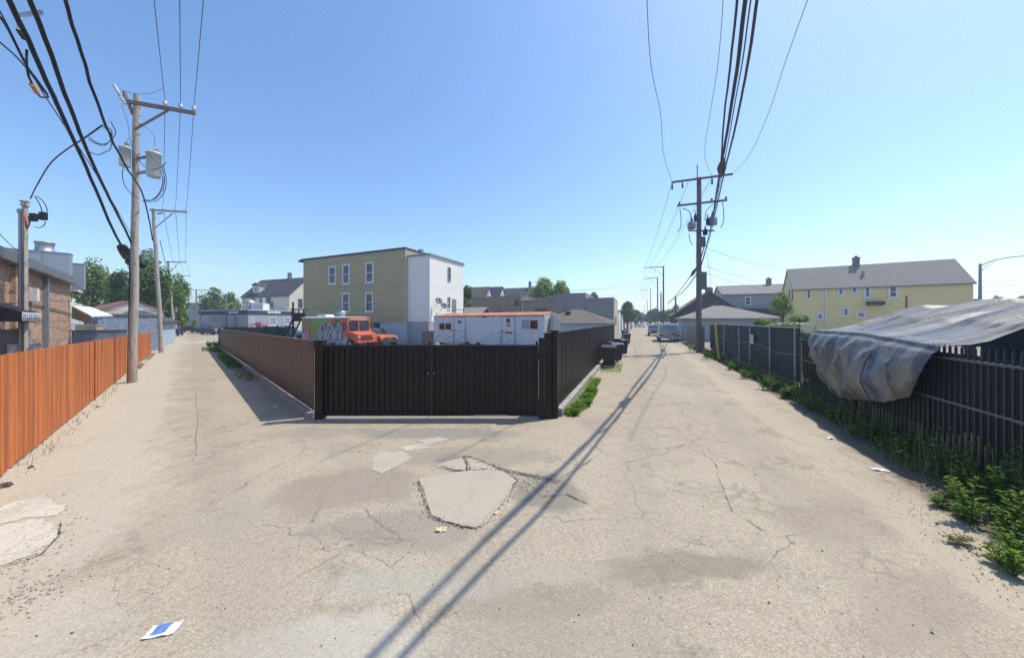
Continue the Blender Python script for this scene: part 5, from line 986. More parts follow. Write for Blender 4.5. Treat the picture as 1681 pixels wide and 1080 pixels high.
p = A(1488, 512, 30); mb = MB(); mb.tube([(p.x,p.y,0),(p.x,p.y,zat(486,30))], .07, 8); tag(mb.build('vent_pole', M['shr']), 'rusty thin post in front of the yellow house', 'post')
# ---------------- trailer ----------------
tl = Vector((A(713,540,28).x, 28, 0)); tr_ = Vector((A(894,540,22.5).x, 22.5, 0)); d = (tr_-tl); Wt = d.length; b = Bld('office_trailer', 'white office trailer with rusty red roof edge behind the black gate', tl, d, Wt, 2.6, 2.72, M['trailer'], 'trailer', wname='body', base=.5); TB = b
mb = MB(); n = 10; mb.prism([(0,-.04,2.72),(0,1.3,2.98),(0,2.64,2.72)], (Wt,0,0)); mb.prism([(0.001,-.06,2.63),(.001,-.04,2.74),(.001,-.0405,2.63)], (Wt-.002,0,0)); mb.build('roof', M['rust'], b.t)
part(b, 'trim_strip', M['trim'], [((-.03,-.03,2.60),(Wt+.03,-.001,2.66))]); part(b, 'corner_trim', M['trim'], [((Wt-.06,-.02,.5),(Wt+.03,-.001,2.6)), ((-.03,-.02,.5),(.05,-.001,2.6))])
for px in ((721,529.5,742,542), (856,524.5,884.5,541)):
    f = b.window('f', px, M['trim'], M['tglass'], fw=.05, sash=False); u0,z0,u1,z1 = b.rect('f', px); mb = MB(); um = (u0+u1)/2; b.bx(mb, 'f', um-.025, z0+.05, um+.025, z1-.05, .021, .055); mb.build('mullion', M['trim'], f)
u0,z0,u1,z1 = b.rect('f', (857.5,526,869,539.5)); mb = MB(); b.bx(mb, 'f', u0, z0, u1, z1, .022, .03); mb.build('curtain', M['blind'], b.t)
for px, sm in (((746,521,764,566), (752.5,526,757.5,531)), ((824.5,518.5,845,566), (832,523,837.5,530))):
    u0,z0,u1,z1 = b.rect('f', px); z0 = .55; mb = MB(); b.bx(mb, 'f', u0, z0, u1, z1, .001, .03); dd = mb.build('door', M['trailer'], b.t, .01)
    mb = MB(); b.bx(mb, 'f', u0-.03, z0, u0-.001, z1+.03, .001, .045); b.bx(mb, 'f', u1+.001, z0, u1+.03, z1+.03, .001, .045); b.bx(mb, 'f', u0-.001, z1+.001, u1+.001, z1+.03, .001, .045); mb.build('door_frame', M['steel'], dd)
    v0_,w0_,v1_,w1_ = b.rect('f', sm); mb = MB(); b.bx(mb, 'f', v0_, w0_, v1_, w1_, .031, .04); mb.build('door_window', M['glass'], dd); mb = MB(); b.bx(mb, 'f', u0+.05, 1.5, u0+.12, 1.62, .031, .09); mb.build('handle', M['greym'], dd)
    t = thing('handrail', f'grey pipe handrail and steps at the {"left" if px[0]<800 else "right"} trailer door', 'handrail', b.t.matrix_basis @ Vector(((u0+u1)/2, -.05, 0)), b.t.rotation_euler.z)
    for s_ in (-1, 1):
        mb = MB(); x = s_*.62; mb.tube([(x,-.02,1.55),(x,-1.0,1.55),(x-(1.2 if s_ < 0 else 0),-1.0,1.55 if s_ > 0 else .85)], .02, 6); mb.tube([(x,-1.0,0),(x,-1.0,1.55)], .02, 6); mb.tube([(x,-.05,0),(x,-.05,1.55)], .02, 6); mb.tube([(x,-.05,1.05),(x,-1.0,1.05)], .015, 6); mb.build('rail', M['steel'], t)
    mb = MB(); mb.box((-.6,-1.0,.48),(.6,-.0,.53)); mb.box((-1.0,-1.0,.2),(-.6,-.02,.24)); mb.build('landing', M['steel'], t)
u0,z0,u1,z1 = b.rect('f', (830,543.8,841,548)); mb = MB(); b.bx(mb, 'f', u0, z0, u1, z1, .032, .038); mb.build('red_sign', pm('sign_red', (.55,.03,.04), bs=0), b.t)
u0,z0,u1,z1 = b.rect('f', (832,530.5,838,536)); mb = MB(); b.bx(mb, 'f', u0, z0+.12, u1, z1, .032, .038); mb.build('yellow_sticker', M['yel'], b.t); mb = MB(); b.bx(mb, 'f', u0, z0, u1, z0+.10, .032, .038); mb.build('green_sticker', pm('sign_green', (.05,.35,.06), bs=0), b.t)
u0, z0 = b.uz('f', 795.5, 519.5); mb = MB(); mb.box((u0-.12,-.16,z0-.06),(u0+.12,-.001,z0+.06)); mb.build('porch_light', M['dtrim'], b.t, .02)
mb = MB(); mb.box((Wt+.001,.7,.9),(Wt+.35,1.9,2.55)); ac = mb.build('wall_air_unit', M['greym'], b.t, .03); mb = MB(); [mb.box((Wt+.351,.8,1.1+k*.12),(Wt+.37,1.8,1.16+k*.12)) for k in range(11)]; mb.build('grille', M['steel'], ac)
mb = MB(); mb.box((Wt+.5,-.2,1.35),(Wt+.75,.9,2.75)); mb.build('end_shutter', M['steel'], b.t, .02)
for x in (3.6, 4.7): mb = MB(); mb.lathe((x,.1,.38), [(0,-.1),(.3,-.1),(.38,-.06),(.38,.12),(0,.12)], 16, ax=(0,1,0)); mb.build('wheel', M['tyre'], b.t)
mb = MB(); mb.box((.2,.4,.3),(Wt-.2,2.2,.499)); mb.build('chassis', M['dtrim'], b.t)
# ---------------- vehicles ----------------
WHEEL = {}
def wheel(t, x, y, r, w, side):
    mb = MB(); mb.lathe((x, y, r), [(r*.62,-w/2),(r*.92,-w/2),(r,-w*.3),(r,w*.3),(r*.92,w/2),(r*.62,w/2)], 20, ax=(0,side,0)); o = mb.build('wheel', M['tyre'], t)
    mb = MB(); mb.lathe((x, y, r), [(0,w*.42),(r*.2,w*.44),(r*.3,w*.32),(r*.55,w*.36),(r*.64,w*.45),(r*.64,-w*.4),(0,-w*.4)], 14, ax=(0,side,0)); mb.build('rim', M['rim'], o)
def car(name, lb, cat, loc, rz, L, Wd, prof, belt, paintm, glass_side, ws, rw_, wr=.33, group=None, tumble=.22, lights=True, xw=None):
    """prof: closed side outline (x forward, z) ; windows on tumblehome sides"""
    t = thing(name, lb, cat, loc, rz, group); hw = Wd/2
    yw = lambda z: hw-.02*abs(z-.6) if z < belt else hw-.01-(z-belt)*tumble
    n = len(prof); vs = [(x, yw(z), z) for x, z in prof]+[(x, -yw(z), z) for x, z in prof]
    mb = MB(); mb.add(vs, [tuple(range(n)), tuple(range(n, 2*n))[::-1]]+[(i, n+i, n+(i+1) % n, (i+1) % n) for i in range(n)]); mb.build('body', paintm, t, .05)
    for poly in glass_side:
        for s_ in (1, -1):
            mb = MB(); v = [(x, s_*(yw(z)+.006), z) for x, z in poly]; mb.add(v, [tuple(range(len(v)))] if s_ < 0 else [tuple(range(len(v)))[::-1]]); mb.build('window', M['glass'], t)
    for nm, q in (('windscreen', ws), ('rear_window', rw_)):
        if q: (x0, z0), (x1, z1) = q; dx = .012 if nm == 'windscreen' else -.012; mb = MB(); i0 = yw(z0)-.10; i1 = yw(z1)-.10; mb.add([(x0+dx,i0,z0+.012),(x0+dx,-i0,z0+.012),(x1+dx,-i1,z1+.012),(x1+dx,i1,z1+.012)], [(0,1,2,3)]); mb.build(nm, M['glass'], t)
    xw = xw or (L*.31, -L*.30)
    for x in xw:
        for s_ in (1, -1): wheel(t, x, s_*(hw-.10), wr, .22, s_)
    xf = max(x for x, z in prof); xb = min(x for x, z in prof)
    for x, s0 in ((xf, 1), (xb, -1)):
        mb = MB(); mb.box((x-.02*s0 if s0 > 0 else x-.08, -hw*.95, .38), (x+.08 if s0 > 0 else x+.02, hw*.95, .55)); mb.build('bumper', M['dtrim'], t, .02)
        if lights:
            for s_ in (1, -1): mb = MB(); mb.box((x-.03 if s0 > 0 else x-.035, s_*hw*.62, .68), (x+.035 if s0 > 0 else x+.03, s_*hw*.93, .86)); mb.build('headlight' if s0 > 0 else 'taillight', M['trim'] if s0 > 0 else M['redl'], t, .01)
    return t
M['redl'] = pm('tail_lamp_red', (.35,.02,.02), rough=.3, bs=0)
SED = [(-2.2,.35),(2.2,.35),(2.25,.62),(2.1,.82),(1.1,.95),(.45,1.36),(-.9,1.42),(-1.7,1.02),(-2.15,.95),(-2.25,.6)]
SEDW = [[(.95,.96),(.42,1.31),(-.15,1.35),(-.15,.97)], [(-.22,.97),(-.22,1.35),(-.85,1.36),(-1.35,1.03)]]
SUV = [(-2.25,.4),(2.25,.4),(2.3,.75),(2.2,1.02),(1.2,1.12),(.55,1.68),(-1.9,1.74),(-2.25,1.15),(-2.32,.7)]
SUVW = [[(1.0,1.14),(.5,1.6),(-.2,1.64),(-.2,1.14)], [(-.27,1.14),(-.27,1.64),(-1.15,1.66),(-1.15,1.14)], [(-1.22,1.14),(-1.22,1.66),(-1.8,1.66),(-2.05,1.2)]]
VAN = [(-2.5,.42),(2.5,.42),(2.55,.8),(2.4,1.12),(1.75,1.25),(1.05,1.95),(.8,2.02),(-2.3,2.05),(-2.46,1.85),(-2.54,1.1),(-2.55,.7)]
VANW = [[(1.62,1.27),(1.02,1.85),(.5,1.87),(.5,1.27)]]
def sed(lb, loc, rz, c, cat='car', kind=SED, kw=SEDW, ws=((1.1,.95),(.45,1.36)), rw_=((-1.7,1.02),(-.9,1.42)), **k): return car('parked_car', lb, cat, loc, rz, 4.4, 1.8, kind, .97 if kind is SED else 1.13, c, kw, ws, rw_, **k)
pw = paint('paint_white', (.62,.64,.66)); pd = paint('paint_dark', (.02,.023,.03)); ps = paint('paint_silver', (.36,.38,.41)); pg = paint('paint_van', (.33,.35,.37)); po = paint('paint_orange', (.75,.12,.03)); pt = paint('paint_teal', (.08,.13,.17))
Dv = 35.5; rzv = math.atan2(aR.y, aR.x); c = Vector((A(1099,560,Dv).x, Dv, 0))+aR*2.55
t = car('van', 'grey-white van seen from behind, parked on the right of the alley', 'van', c, rzv, 5.1, 2.0, VAN, 1.2, pg, VANW, ((1.75,1.25),(1.05,1.95)), None, .34, tumble=.13)
mb = MB(); mb.add([(-2.53,.72,1.28),(-2.53,-.72,1.28),(-2.475,-.66,1.82),(-2.475,.66,1.82)], [(0,3,2,1)]); mb.build('rear_window', M['greym'], t)
mb = MB(); mb.box((-2.575,-.62,.86),(-2.555,-.2,1.02)); mb.build('licence_plate', M['dtrim'], t); mb = MB(); mb.box((-2.56,-.008,.7),(-2.545,.008,1.9)); mb.build('door_seam', M['dtrim'], t); mb = MB(); mb.box((-2.72,-.98,.40),(-2.585,.98,.56)); mb.build('step_bumper', M['steel'], t, .03)
D = 52; sed('dark teal car parked just beyond the grey-white van', Vector((A(1074,545,D).x, D, 0)), rzv+math.pi, pt, kind=SUV, kw=SUVW, ws=((1.2,1.12),(.55,1.68)), rw_=((-2.25,1.15),(-1.9,1.74)))
for i, (x, D, m, lb) in enumerate(((1054, 118, pw, 'far white car on the right alley'), (1047, 125, ps, 'far silver car on the right alley, left of the white one'))): sed(lb, Vector((A(x,535,D).x, D, 0)), rzv+math.pi, m)
sed('black suv parked against the low grey shop', (A(349,545,56).x, 56, 0), math.atan2(bR.y, bR.x), pd, 'suv', SUV, SUVW, ((1.2,1.12),(.55,1.68)), ((-2.25,1.15),(-1.9,1.74)))
sed('dark car with sunlit hood beyond the alley mouth at left', (A(319,545,66).x, 66, 0), math.atan2(bR.y, bR.x)+.3, pd)
sed('white car behind the dark mesh screen and beside the bicycle rack', (A(467,548,40).x, 40, 0), math.atan2(bR.y, bR.x)+.2, pw, kind=SUV, kw=SUVW, ws=((1.2,1.12),(.55,1.68)), rw_=((-2.25,1.15),(-1.9,1.74)))
# food truck
FD = 27; fc = Vector((A(569,540,FD).x, FD, 0)); dF = Vector((.88,-.475,0)).normalized(); t = thing('food_truck', 'food truck with green and orange side, graffiti and an orange cab', 'food truck', fc, math.atan2(dF.y, dF.x)); FT = t
LF = 6.4; WF = 2.15; HF = 2.62            # local x forward, truck body from x=-LF..0, visible side is y=0, body extends +y
tb = lambda x: x
ft_g = pm('truck_green', (.16,.36,.045), (.24,.40,.07), 1.5, .4, dirt=(.3,.36,.2)); ft_p = pm('truck_lilac', (.42,.45,.52), (.36,.42,.5), 2, .4); ft_o = pm('truck_orange', (.70,.15,.06), (.62,.12,.05), 2, .38, dirt=(.5,.16,.09))
mb = MB(); mb.box((-LF,0,.45),(0,WF,HF)); mb.build('body', ft_p, t, .04)
mb = MB(); mb.prism([(-LF-.02,-.04,HF),(-LF-.02,.5,HF+.06),(-LF-.02,WF-.5,HF+.06),(-LF-.02,WF+.04,HF)], (LF+.06,0,0)); mb.box((-LF-.02,-.05,HF-.06),(.05,-.0405,HF+.0)); mb.build('roof', M['trim'], t)
P_ = [((-LF+.05,1.2,-LF+1.55,2.5), pm('truck_maroon', (.33,.10,.12), (.38,.34,.12), 4, .5, dirt=(.1,.3,.08))), ((-LF+1.56,.75,-2.45,2.5), ft_g), ((-2.44,1.9,-.02,2.5), ft_o), ((-.42,1.0,-.02,1.89), ft_o)]
for (x0,z0,x1,z1), m_ in P_: mb = MB(); mb.box((x0,-.012,z0),(x1,-.001,z1)); mb.build('side_panel', m_, t)
mb = MB(); mb.prism([(-1.6,-.013,2.45),(-.9,-.013,2.45),(-1.05,-.013,1.75),(-1.75,-.013,1.75)], (0,-.006,0)); mb.build('side_panel', pm('truck_dkgreen', (.03,.22,.06), rough=.4), t)
mb = MB(); mb.box((-LF+1.6,-.02,1.55),(-2.9,-.013,2.1)); mb.build('side_panel', pm('truck_mustard', (.38,.34,.06), (.2,.33,.06), 3, .5), t)
mb = MB(); mb.box((-LF+.6,-.03,.7),(-LF+1.35,-.002,1.55)); v = mb.build('menu_board', pm('menu_red', (.6,.05,.09), rough=.5), t)
mb = MB(); [mb.box((-LF+.68,-.036,.8+k*.19),(-LF+1.25-(k%2)*.1,-.031,.86+k*.19)) for k in range(4)]; mb.build('menu_lines', M['trim'], v)
# graffiti: pale bubbles with black outlines on the side
def blob(cx_, cz, rx, rz_, n=26, ph=0, wob_=.12): return [(cx_+rx*math.cos(a)*(1+wob_*math.sin(3*a+ph)), cz+rz_*math.sin(a)*(1+wob_*math.cos(2*a+ph))) for a in [2*math.pi*k/n for k in range(n)]]
mbf = MB(); mbo = MB()
for i, (cx_, cz, rx, rz_, ph) in enumerate(((-3.75,1.72,.34,.48,0), (-2.75,1.7,.42,.5,1.2), (-1.5,1.62,.36,.5,2.4), (-4.1,1.15,.40,.45,.7), (-3.2,1.1,.45,.40,2.0), (-2.1,1.15,.42,.42,3.1), (-1.35,1.1,.3,.38,4))):
    cx_ += .55; bl = blob(cx_, cz, rx*1.12, rz_*1.1, 26, ph); yy = -.024-.004*i; mbf.add([(x, yy, z) for x, z in bl], [tuple(range(26))])
    for k in range(26): (x0,z0),(x1,z1) = bl[k], bl[(k+1) % 26]; mbo.bar((x0,yy-.003,z0),(x1,yy-.003,z1), .006, .034, up=Vector((0,1,0)))
for seg in ([(-3.85,1.95),(-3.75,1.45),(-3.6,1.98)], [(-2.95,1.9),(-2.7,1.55),(-2.6,1.9)], [(-1.6,1.9),(-1.4,1.7),(-1.65,1.35)], [(-3.3,1.2),(-3.1,1.05),(-2.95,1.2)], [(-4.2,1.3),(-4.0,1.1)]):
    for p, q in zip(seg, seg[1:]): mbo.bar((p[0]+.55,-.058,p[1]),(q[0]+.55,-.058,q[1]), .006, .045, up=Vector((0,1,0)))
g_ = mbf.build('graffiti', pm('graffiti_fill', (.36,.42,.44), (.46,.42,.52), 3, .5, dirt=(.55,.3,.35)), t); mbo.build('graffiti_outline', M['wire'], g_)
mb = MB(); mb.box((0.001,.02,1.05),(.12,WF-.02,HF-.02)); mb.build('cab_front', ft_o, t, .02)
mb = MB(); mb.box((.121,.2,HF-.27),(.14,WF-.2,HF-.07)); v = mb.build('name_band', ft_o, t)
mb = MB(); y = .3
for k in range(9): mb.box((.141,y,HF-.24),(.15,y+.045,HF-.10)); mb.box((.141,y+.05,HF-.24 if k%2 else HF-.14),(.15,y+.1,HF-.20 if k%2 else HF-.10)); y += .17
mb.build('lettering', M['trim'], v)
for y0, y1 in ((.12,.98),(1.1,WF-.12)): mb = MB(); mb.box((.122,y0,1.42),(.135,y1,HF-.31)); mb.build('windscreen', M['glass'], t)
mb = MB(); mb.box((-.45,-.02,1.55),(-.1,-.002,HF-.45)); mb.build('side_window', M['glass'], t)
mb = MB(); mb.prism([(.121,.1,1.45),(1.05,.2,1.22),(1.1,.2,.5),(.121,.1,.5)], (0,WF-.25,0)); mb.build('hood', ft_o, t, .04)
mb = MB(); [mb.box((1.105,.55,.75+k*.07),(1.125,1.6,.79+k*.07)) for k in range(6)]; mb.build('grille', pm('grille_dull', (.25,.06,.04)), t)
for y in (.38, 1.72): mb = MB(); mb.lathe((1.10,y,.93), [(0,.03),(.09,.03),(.11,0),(0,-.01)], 12, ax=(1,0,0)); mb.build('headlight', M['steel'], t)
for x in (.35,-LF+1.5):
    for y, s_ in ((.12,-1),(WF-.12,1)): wheel(t, x, y, .4, .24, s_)
for y, s_ in ((-.25,-1),(WF+.25,1)): mb = MB(); mb.bar((.1,y-s_*.25,1.7),(.2,y,1.85),.03); mb.box((.14,y-.1,1.62),(.2,y+.1,2.0)); mb.build('mirror', M['dtrim'], t)
mb = MB(); mb.prism([(-LF+1.45,.5,HF+.05),(-LF+1.6,.5,HF+.26),(-LF+2.7,.5,HF+.26),(-LF+2.95,.5,HF+.05)], (0,.8,0)); mb.build('roof_air_unit', M['trim'], t, .04)
mb = MB(); mb.lathe((-2.2,1.0,HF+.05), [(.3,0),(.3,.18),(.42,.22),(.45,.5),(.38,.5),(.36,.3),(0,.3)], 14); mb.build('roof_fan', M['steel'], t)
nF = Vector((.475,.88,0)); c = fc-dF*.95+nF*3.5; t = car('pickup_truck', 'orange pickup truck with black grille parked beside the food truck', 'pickup truck', c-Vector((.0,0,0)), math.atan2(dF.y,dF.x), 5, 1.9, [(-2.6,.4),(1.9,.4),(1.98,.6),(1.9,.95),(.8,1.08),(.3,1.6),(-.9,1.64),(-1.1,1.1),(-2.6,1.05)], 1.07, ft_o, [[(.65,1.1),(.25,1.53),(-.8,1.55),(-.95,1.1)]], ((.8,1.08),(.3,1.6)), ((-1.1,1.1),(-.9,1.64)), .36)
mb = MB(); mb.box((1.95,-.8,.6),(2.02,.8,.85)); v = mb.build('grille', M['dtrim'], t, .01); mb = MB(); mb.box((2.021,-.12,.7),(2.035,.12,.76)); mb.build('badge', M['yel'], v)
# black lift / stair frame, bicycle
Dk = 33; o_ = Vector((A(483,540,Dk).x, Dk, 0)); t = thing('metal_stair', 'black metal stair and platform frame left of the food truck', 'stair frame', o_, R(-15)); pxm = Dk/F*1.0
zt = zat(496, Dk); mb = MB(); mb.bar((-.15,0,0),(-.15,0,zt),.12); mb.bar((.9,.2,0),(.9,.2,zat(508,Dk)),.08); mb.build('post', M['wire'], t)
mb = MB(); z1 = zat(508, Dk); z0 = zat(526, Dk); mb.box((-.1,-.3,z0-.06),(.95,.7,z0)); mb.bar((-.1,-.3,z1),(.95,-.3,z1),.09); mb.bar((.95,-.3,z0),(.95,-.3,z1),.07); mb.bar((-.1,.7,z1),(.95,.7,z1),.07)
for k in range(6): mb.bar((-.02+k*.18,-.3,z0),(-.02+k*.18,-.3,z1),.035)
mb.box((.1,-.1,z0),(.85,.5,z0+.75)); mb.build('platform', M['wire'], t)
mb = MB()
for k in range(8): f = k/7; mb.box((-.1-1.1*f,-.3,z0-.1-(z0-.3)*f),(.2-1.1*f,.6,z0-.05-(z0-.3)*f))
mb.bar((.1,-.32,z0),(-1.2,-.32,.2),.06,.14); mb.bar((.1,.62,z0),(-1.2,.62,.2),.06,.14); mb.build('steps', M['wire'], t)
Dk = 31; t = thing('bicycle', 'dark bicycle with upright handlebars stored beside the black stair frame', 'bicycle', (A(471,550,Dk).x, Dk, .75), R(-20))
def ring(mb, c, r, tr, n=20): mb.tube([Vector(c)+Vector((r*math.cos(2*math.pi*k/n),0,r*math.sin(2*math.pi*k/n))) for k in range(n+1)], tr, 6, caps=False)
for x in (-.5,.5): mb = MB(); ring(mb, (x,0,.33), .32, .025); [mb.tube([(x,0,.33),(x+.3*math.cos(a),0,.33+.3*math.sin(a))], .006, 4) for a in [k*math.pi/5 for k in range(10)]]; mb.build('wheel', M['wire'], t)
mb = MB(); [mb.tube([p,q], .02, 6) for p, q in (((-.5,0,.33),(-.1,0,.3)),((-.1,0,.3),(.35,0,.75)),((-.1,0,.3),(-.2,0,.85)),((-.2,0,.8),(.35,0,.78)),((.5,0,.33),(.33,0,.95)),((-.5,0,.33),(-.18,0,.78)))]; mb.build('frame', M['wire'], t)
mb = MB(); mb.tube([(.1,-.3,1.05),(.33,-.2,1.05),(.33,.2,1.05),(.1,.3,1.05)], .018, 6); mb.build('handlebar', M['wire'], t); mb = MB(); mb.box((-.34,-.08,.85),(-.08,.08,.9)); mb.build('saddle', M['wire'], t, .02)
t = thing('work_bench', 'low dark bench carrying the stored bicycle behind the brown fence', 'bench', (A(471,550,Dk).x, Dk, 0), R(-20)); mb = MB(); mb.box((-1,-.3,.68),(1,.3,.75)); mb.build('top', M['oldw'], t); [MB().box((x-.04,y-.04,0),(x+.04,y+.04,.68)).build('leg', M['oldw'], t) for x in (-.9,.9) for y in (-.25,.25)]
# dark mesh screens in the lot
a = Vector((A(366,548,42).x, 42, 0)); c = Vector((A(468,548,38).x, 38, 0)); b = Bld('mesh_screen', 'black mesh screen fence beyond the brown metal fence', a, c-a, (c-a).length, .06, 1.55, M['mesh'], 'fence'); [part(b, 'post', M['wire'], [((x,.07,0),(x+.07,.14,1.65))]) for x in (0, b.W*.33, b.W*.66, b.W-.08)]
t = thing('canopy_tent', 'red topped low stall beyond the black mesh screen', 'stall', (A(423,543,46).x, 46, 0)); mb = MB(); mb.prism([(-1.2,-.6,1.75),(0,-.6,1.95),(1.2,-.6,1.75)], (0,1.2,0)); mb.build('red_top', pm('stall_red', (.5,.03,.05)), t); [MB().box((x-.04,-.5,0),(x+.04,-.42,1.75)).build('leg', M['dtrim'], t) for x in (-1.1,1.1)]
# lot behind right fence: canopy sheets
for (x0, x1, y, D, m, lb) in ((1295,1345,532,19,M['trim'],'white flat canopy sheet behind the mesh fence'), (1290,1325,540,14.5,M['trim'],'pale sheet roof just behind the mesh fence near the tarp')):
    z = zat(y, D); a = A(x0,y,D); c = A(x1,y,D); t = thing('canopy', lb, 'canopy', (a.x, D, 0)); w = (c.x-a.x); mb = MB(); mb.prism([(0,0,z-.03),(w/2,0,z+.06),(w,0,z-.03),(w/2,0,z-.01)], (0,1.6,0)); mb.build('sheet', m, t); [MB().box((x,.1,0),(x+.05,.15,z-.03)).build('post', M['steel'], t) for x in (.05, w-.1)]
D = 17; t = thing('storage_crate', 'dull red and blue storage box behind the mesh fence', 'storage box', (A(1312,533,D).x, D, 0)); z = zat(533,D); mb = MB(); mb.box((-.5,0,0),(.1,.6,z)); mb.build('box', M['bluef'], t, .02); mb = MB(); mb.box((-.75,-.1,z-.35),(-.52,.5,z-.12)); mb.build('lid', pm('dull_red', (.4,.06,.07)), t, .02)
# ---------------- trash bins ----------------
def make_bin(lb, loc, rz, m, group=None):
    t = thing('trash_bin', lb, 'trash bin', loc, rz, group); mb = MB(); a, c = .25, .33; z0, z1 = .1, 1.0
    mb.add([(-a,-a,z0),(a,-a,z0),(a,a,z0),(-a,a,z0),(-c,-c,z1),(c,-c,z1),(c,c,z1),(-c,c,z1)], [(3,2,1,0),(4,5,6,7),(0,1,5,4),(1,2,6,5),(2,3,7,6),(3,0,4,7)]); mb.box((-c-.02,-c-.02,z1-.06),(c+.02,c+.02,z1)); mb.build('body', m, t, .02)
    mb = MB(); mb.prism([(-c-.03,-c-.04,z1+.005),(-c-.03,c+.06,z1+.005),(-c-.03,c+.02,z1+.11),(-c-.03,-c+.05,z1+.06)], (2*c+.06,0,0)); mb.build('lid', m, t, .015)
    mb = MB(); mb.tube([(-c+.05,c+.09,z1-.05),(c-.05,c+.09,z1-.05)], .018, 8); mb.build('handle', m, t)
    for s_ in (-1, 1): mb = MB(); mb.lathe((s_*.27,a+.02,.13), [(0,-.03),(.12,-.03),(.13,0),(.12,.03),(0,.03)], 14, ax=(1,0,0)); mb.build('wheel', M['tyre'], t)
    return t
gB = 'black trash bins along the right alley'
b0 = make_bin('nearest black trash bin at the end of the right metal fence', gp(999.5, 603), -.3, M['blackp'], gB)
for (x, y, rz, lb) in ((1010, 594, .15, 'black trash bin right behind the nearest one'), (1020, 583, .5, 'third black trash bin, beside the garage corner'), (1029, 565, -.2, 'black trash bin standing apart by the sunlit grey wall'), (1026, 556, .2, 'far black trash bin by the white garage'), (1028, 550, 0, 'farthest black trash bin of the right alley')):
    c = copy_tree(b0); c.location = gp(x, y); c.rotation_euler.z = rz; c['label'] = lb
for (x, y, m, lb) in ((289, 551.5, M['bluep'], 'blue trash bin beyond the third left pole'), (296, 549.5, M['bluep'], 'second blue trash bin, right of the other blue one'), (272, 558, M['blackp'], 'black trash bin behind the second left pole'), (267, 560, M['blackp'], 'black trash bin nearest the cedar fence end')): make_bin(lb, gp(x, y), .8, m)
# ---------------- vegetation ----------------
def rand_unit(r): 
    z = r.uniform(-1, 1); a = r.uniform(0, 2*math.pi); s = math.sqrt(1-z*z); return Vector((s*math.cos(a), s*math.sin(a), z))
def leaf_quad(mb, c, n, size, r, m=0, asp=.6):
    a = n.orthogonal().normalized(); a.rotate(Matrix.Rotation(r.uniform(0, 6.28), 3, n)); b = n.cross(a); a = a*size; b = b*size*asp
    mb.add([c-a, c-b*.9+n*size*.15, c+a, c+b*.9+n*size*.15], [(0,1,2,3)], m)
def tree(lb, px, hw, yt, yb, D, mats, n=2600, leaf=.22, seed=1, trunk=True, group=None, name='tree', lobes=9, squash=1, base_y=None, open_=.0):
    r = random.Random(seed); th = math.atan(abs(px-CX)/F); cosq = math.cos(th)
    rx = hw*D/F*(cosq**.8); zt = zat(yt, D); zb = max(.3, zat(yb, D)); cz = (zt+zb)/2; rz_ = (zt-zb)/2; X = A(px, 500, D).x
    t = thing(name, lb, 'tree', (X, D, 0), r.uniform(0, 3), group); mb = MB(); L = []
    for k in range(lobes):
        u = rand_unit(r); q = r.uniform(.35, .72); L.append((Vector((u.x*rx*q, u.y*rx*q*squash, cz+u.z*rz_*q*.95)), r.uniform(.32, .55)))
    L.append((Vector((0,0,zt-rz_*.42)), .42)); L.append((Vector((rx*.5,0,cz-rz_*.2)), .45)); L.append((Vector((-rx*.5,0,cz-rz_*.2)), .45))
    for i in range(n):
        c, s = L[r.randrange(len(L))]; u = rand_unit(r); rad = r.random()**.33
        if r.random() < open_: rad *= 1.25
        k = .78+.32*noise.noise((c+u*2)*1.3)
        p = c+Vector((u.x*rx*s, u.y*rx*s, u.z*rz_*s*1.05))*rad*k*1.12
        nn = (u+rand_unit(r)*.9+Vector((0,0,.35))).normalized(); leaf_quad(mb, p, nn, leaf*r.uniform(.6, 1.3), r, 0 if r.random() < .72 else 1)
    cr = mb.build('crown', mats, t)
    if trunk:
        mb = MB(); tr = max(.1, rx*.07); h1 = zb+rz_*.5; mb.tube([(0,0,-.1),(.05,0,zb*.5),(-.04,.03,zb),(0,0,h1),(0.05,0,cz+rz_*.3)], [tr*1.3,tr,tr*.85,tr*.6,tr*.2], 9)
        for k in range(6):
            a = 6.28*k/6+r.random(); z0 = zb*.75+(h1-zb*.75)*r.random(); q = Vector((rx*.6*math.cos(a), rx*.6*math.sin(a), z0+rz_*r.uniform(.5, 1.0))); mb.tube([(0,0,z0), q*.5+Vector((0,0,z0*.5)), q], [tr*.5,tr*.32,tr*.1], 6)
        mb.build('trunk', M['bark'], t)
    return t
mL = [M['leaf'], M['ltan']]; mT = [M['ltan'], M['leaf']]; mD = [M['leafd'], M['leaf']]; mO = [M['leafo'], M['leaf']]
tree('broad light green tree behind the small duct box', 152, 44, 420, 522, 48, [M['ltan'], M['leafo']], 5200, .2, 1, lobes=12)
tree('light green tree between the duct box and the big pole', 186, 28, 446, 522, 46, mT, 2600, .19, 2)
tree('dark green tree just left of the big pole', 203, 24, 440, 520, 43, mD, 2600, .19, 3)
tree('tall dark green tree right behind the big pole', 246, 44, 404, 522, 42, [M['leaf'], M['leafd']], 6500, .18, 4, lobes=14)
tree('low dark tree under the tall one, behind the second pole', 262, 38, 462, 532, 46, mD, 3000, .2, 5)
tree('wispy upright tree behind the third left pole', 293, 22, 446, 525, 50, mL, 2600, .17, 6, open_=.4, lobes=12)
tree('bright bushy small tree above the blue trash bins', 299, 14, 500, 541, 52, mT, 1500, .17, 7)
tree('far wide green tree above the low grey shop, left part', 352, 27, 470, 530, 92, mL, 2600, .38, 8)
tree('far wide green tree above the low grey shop, right part', 378, 24, 478, 525, 96, mL, 2200, .38, 9)
tree('small green shrub by the distant yellowish pole', 321, 7, 522, 541, 70, mT, 500, .2, 10, name='shrub')
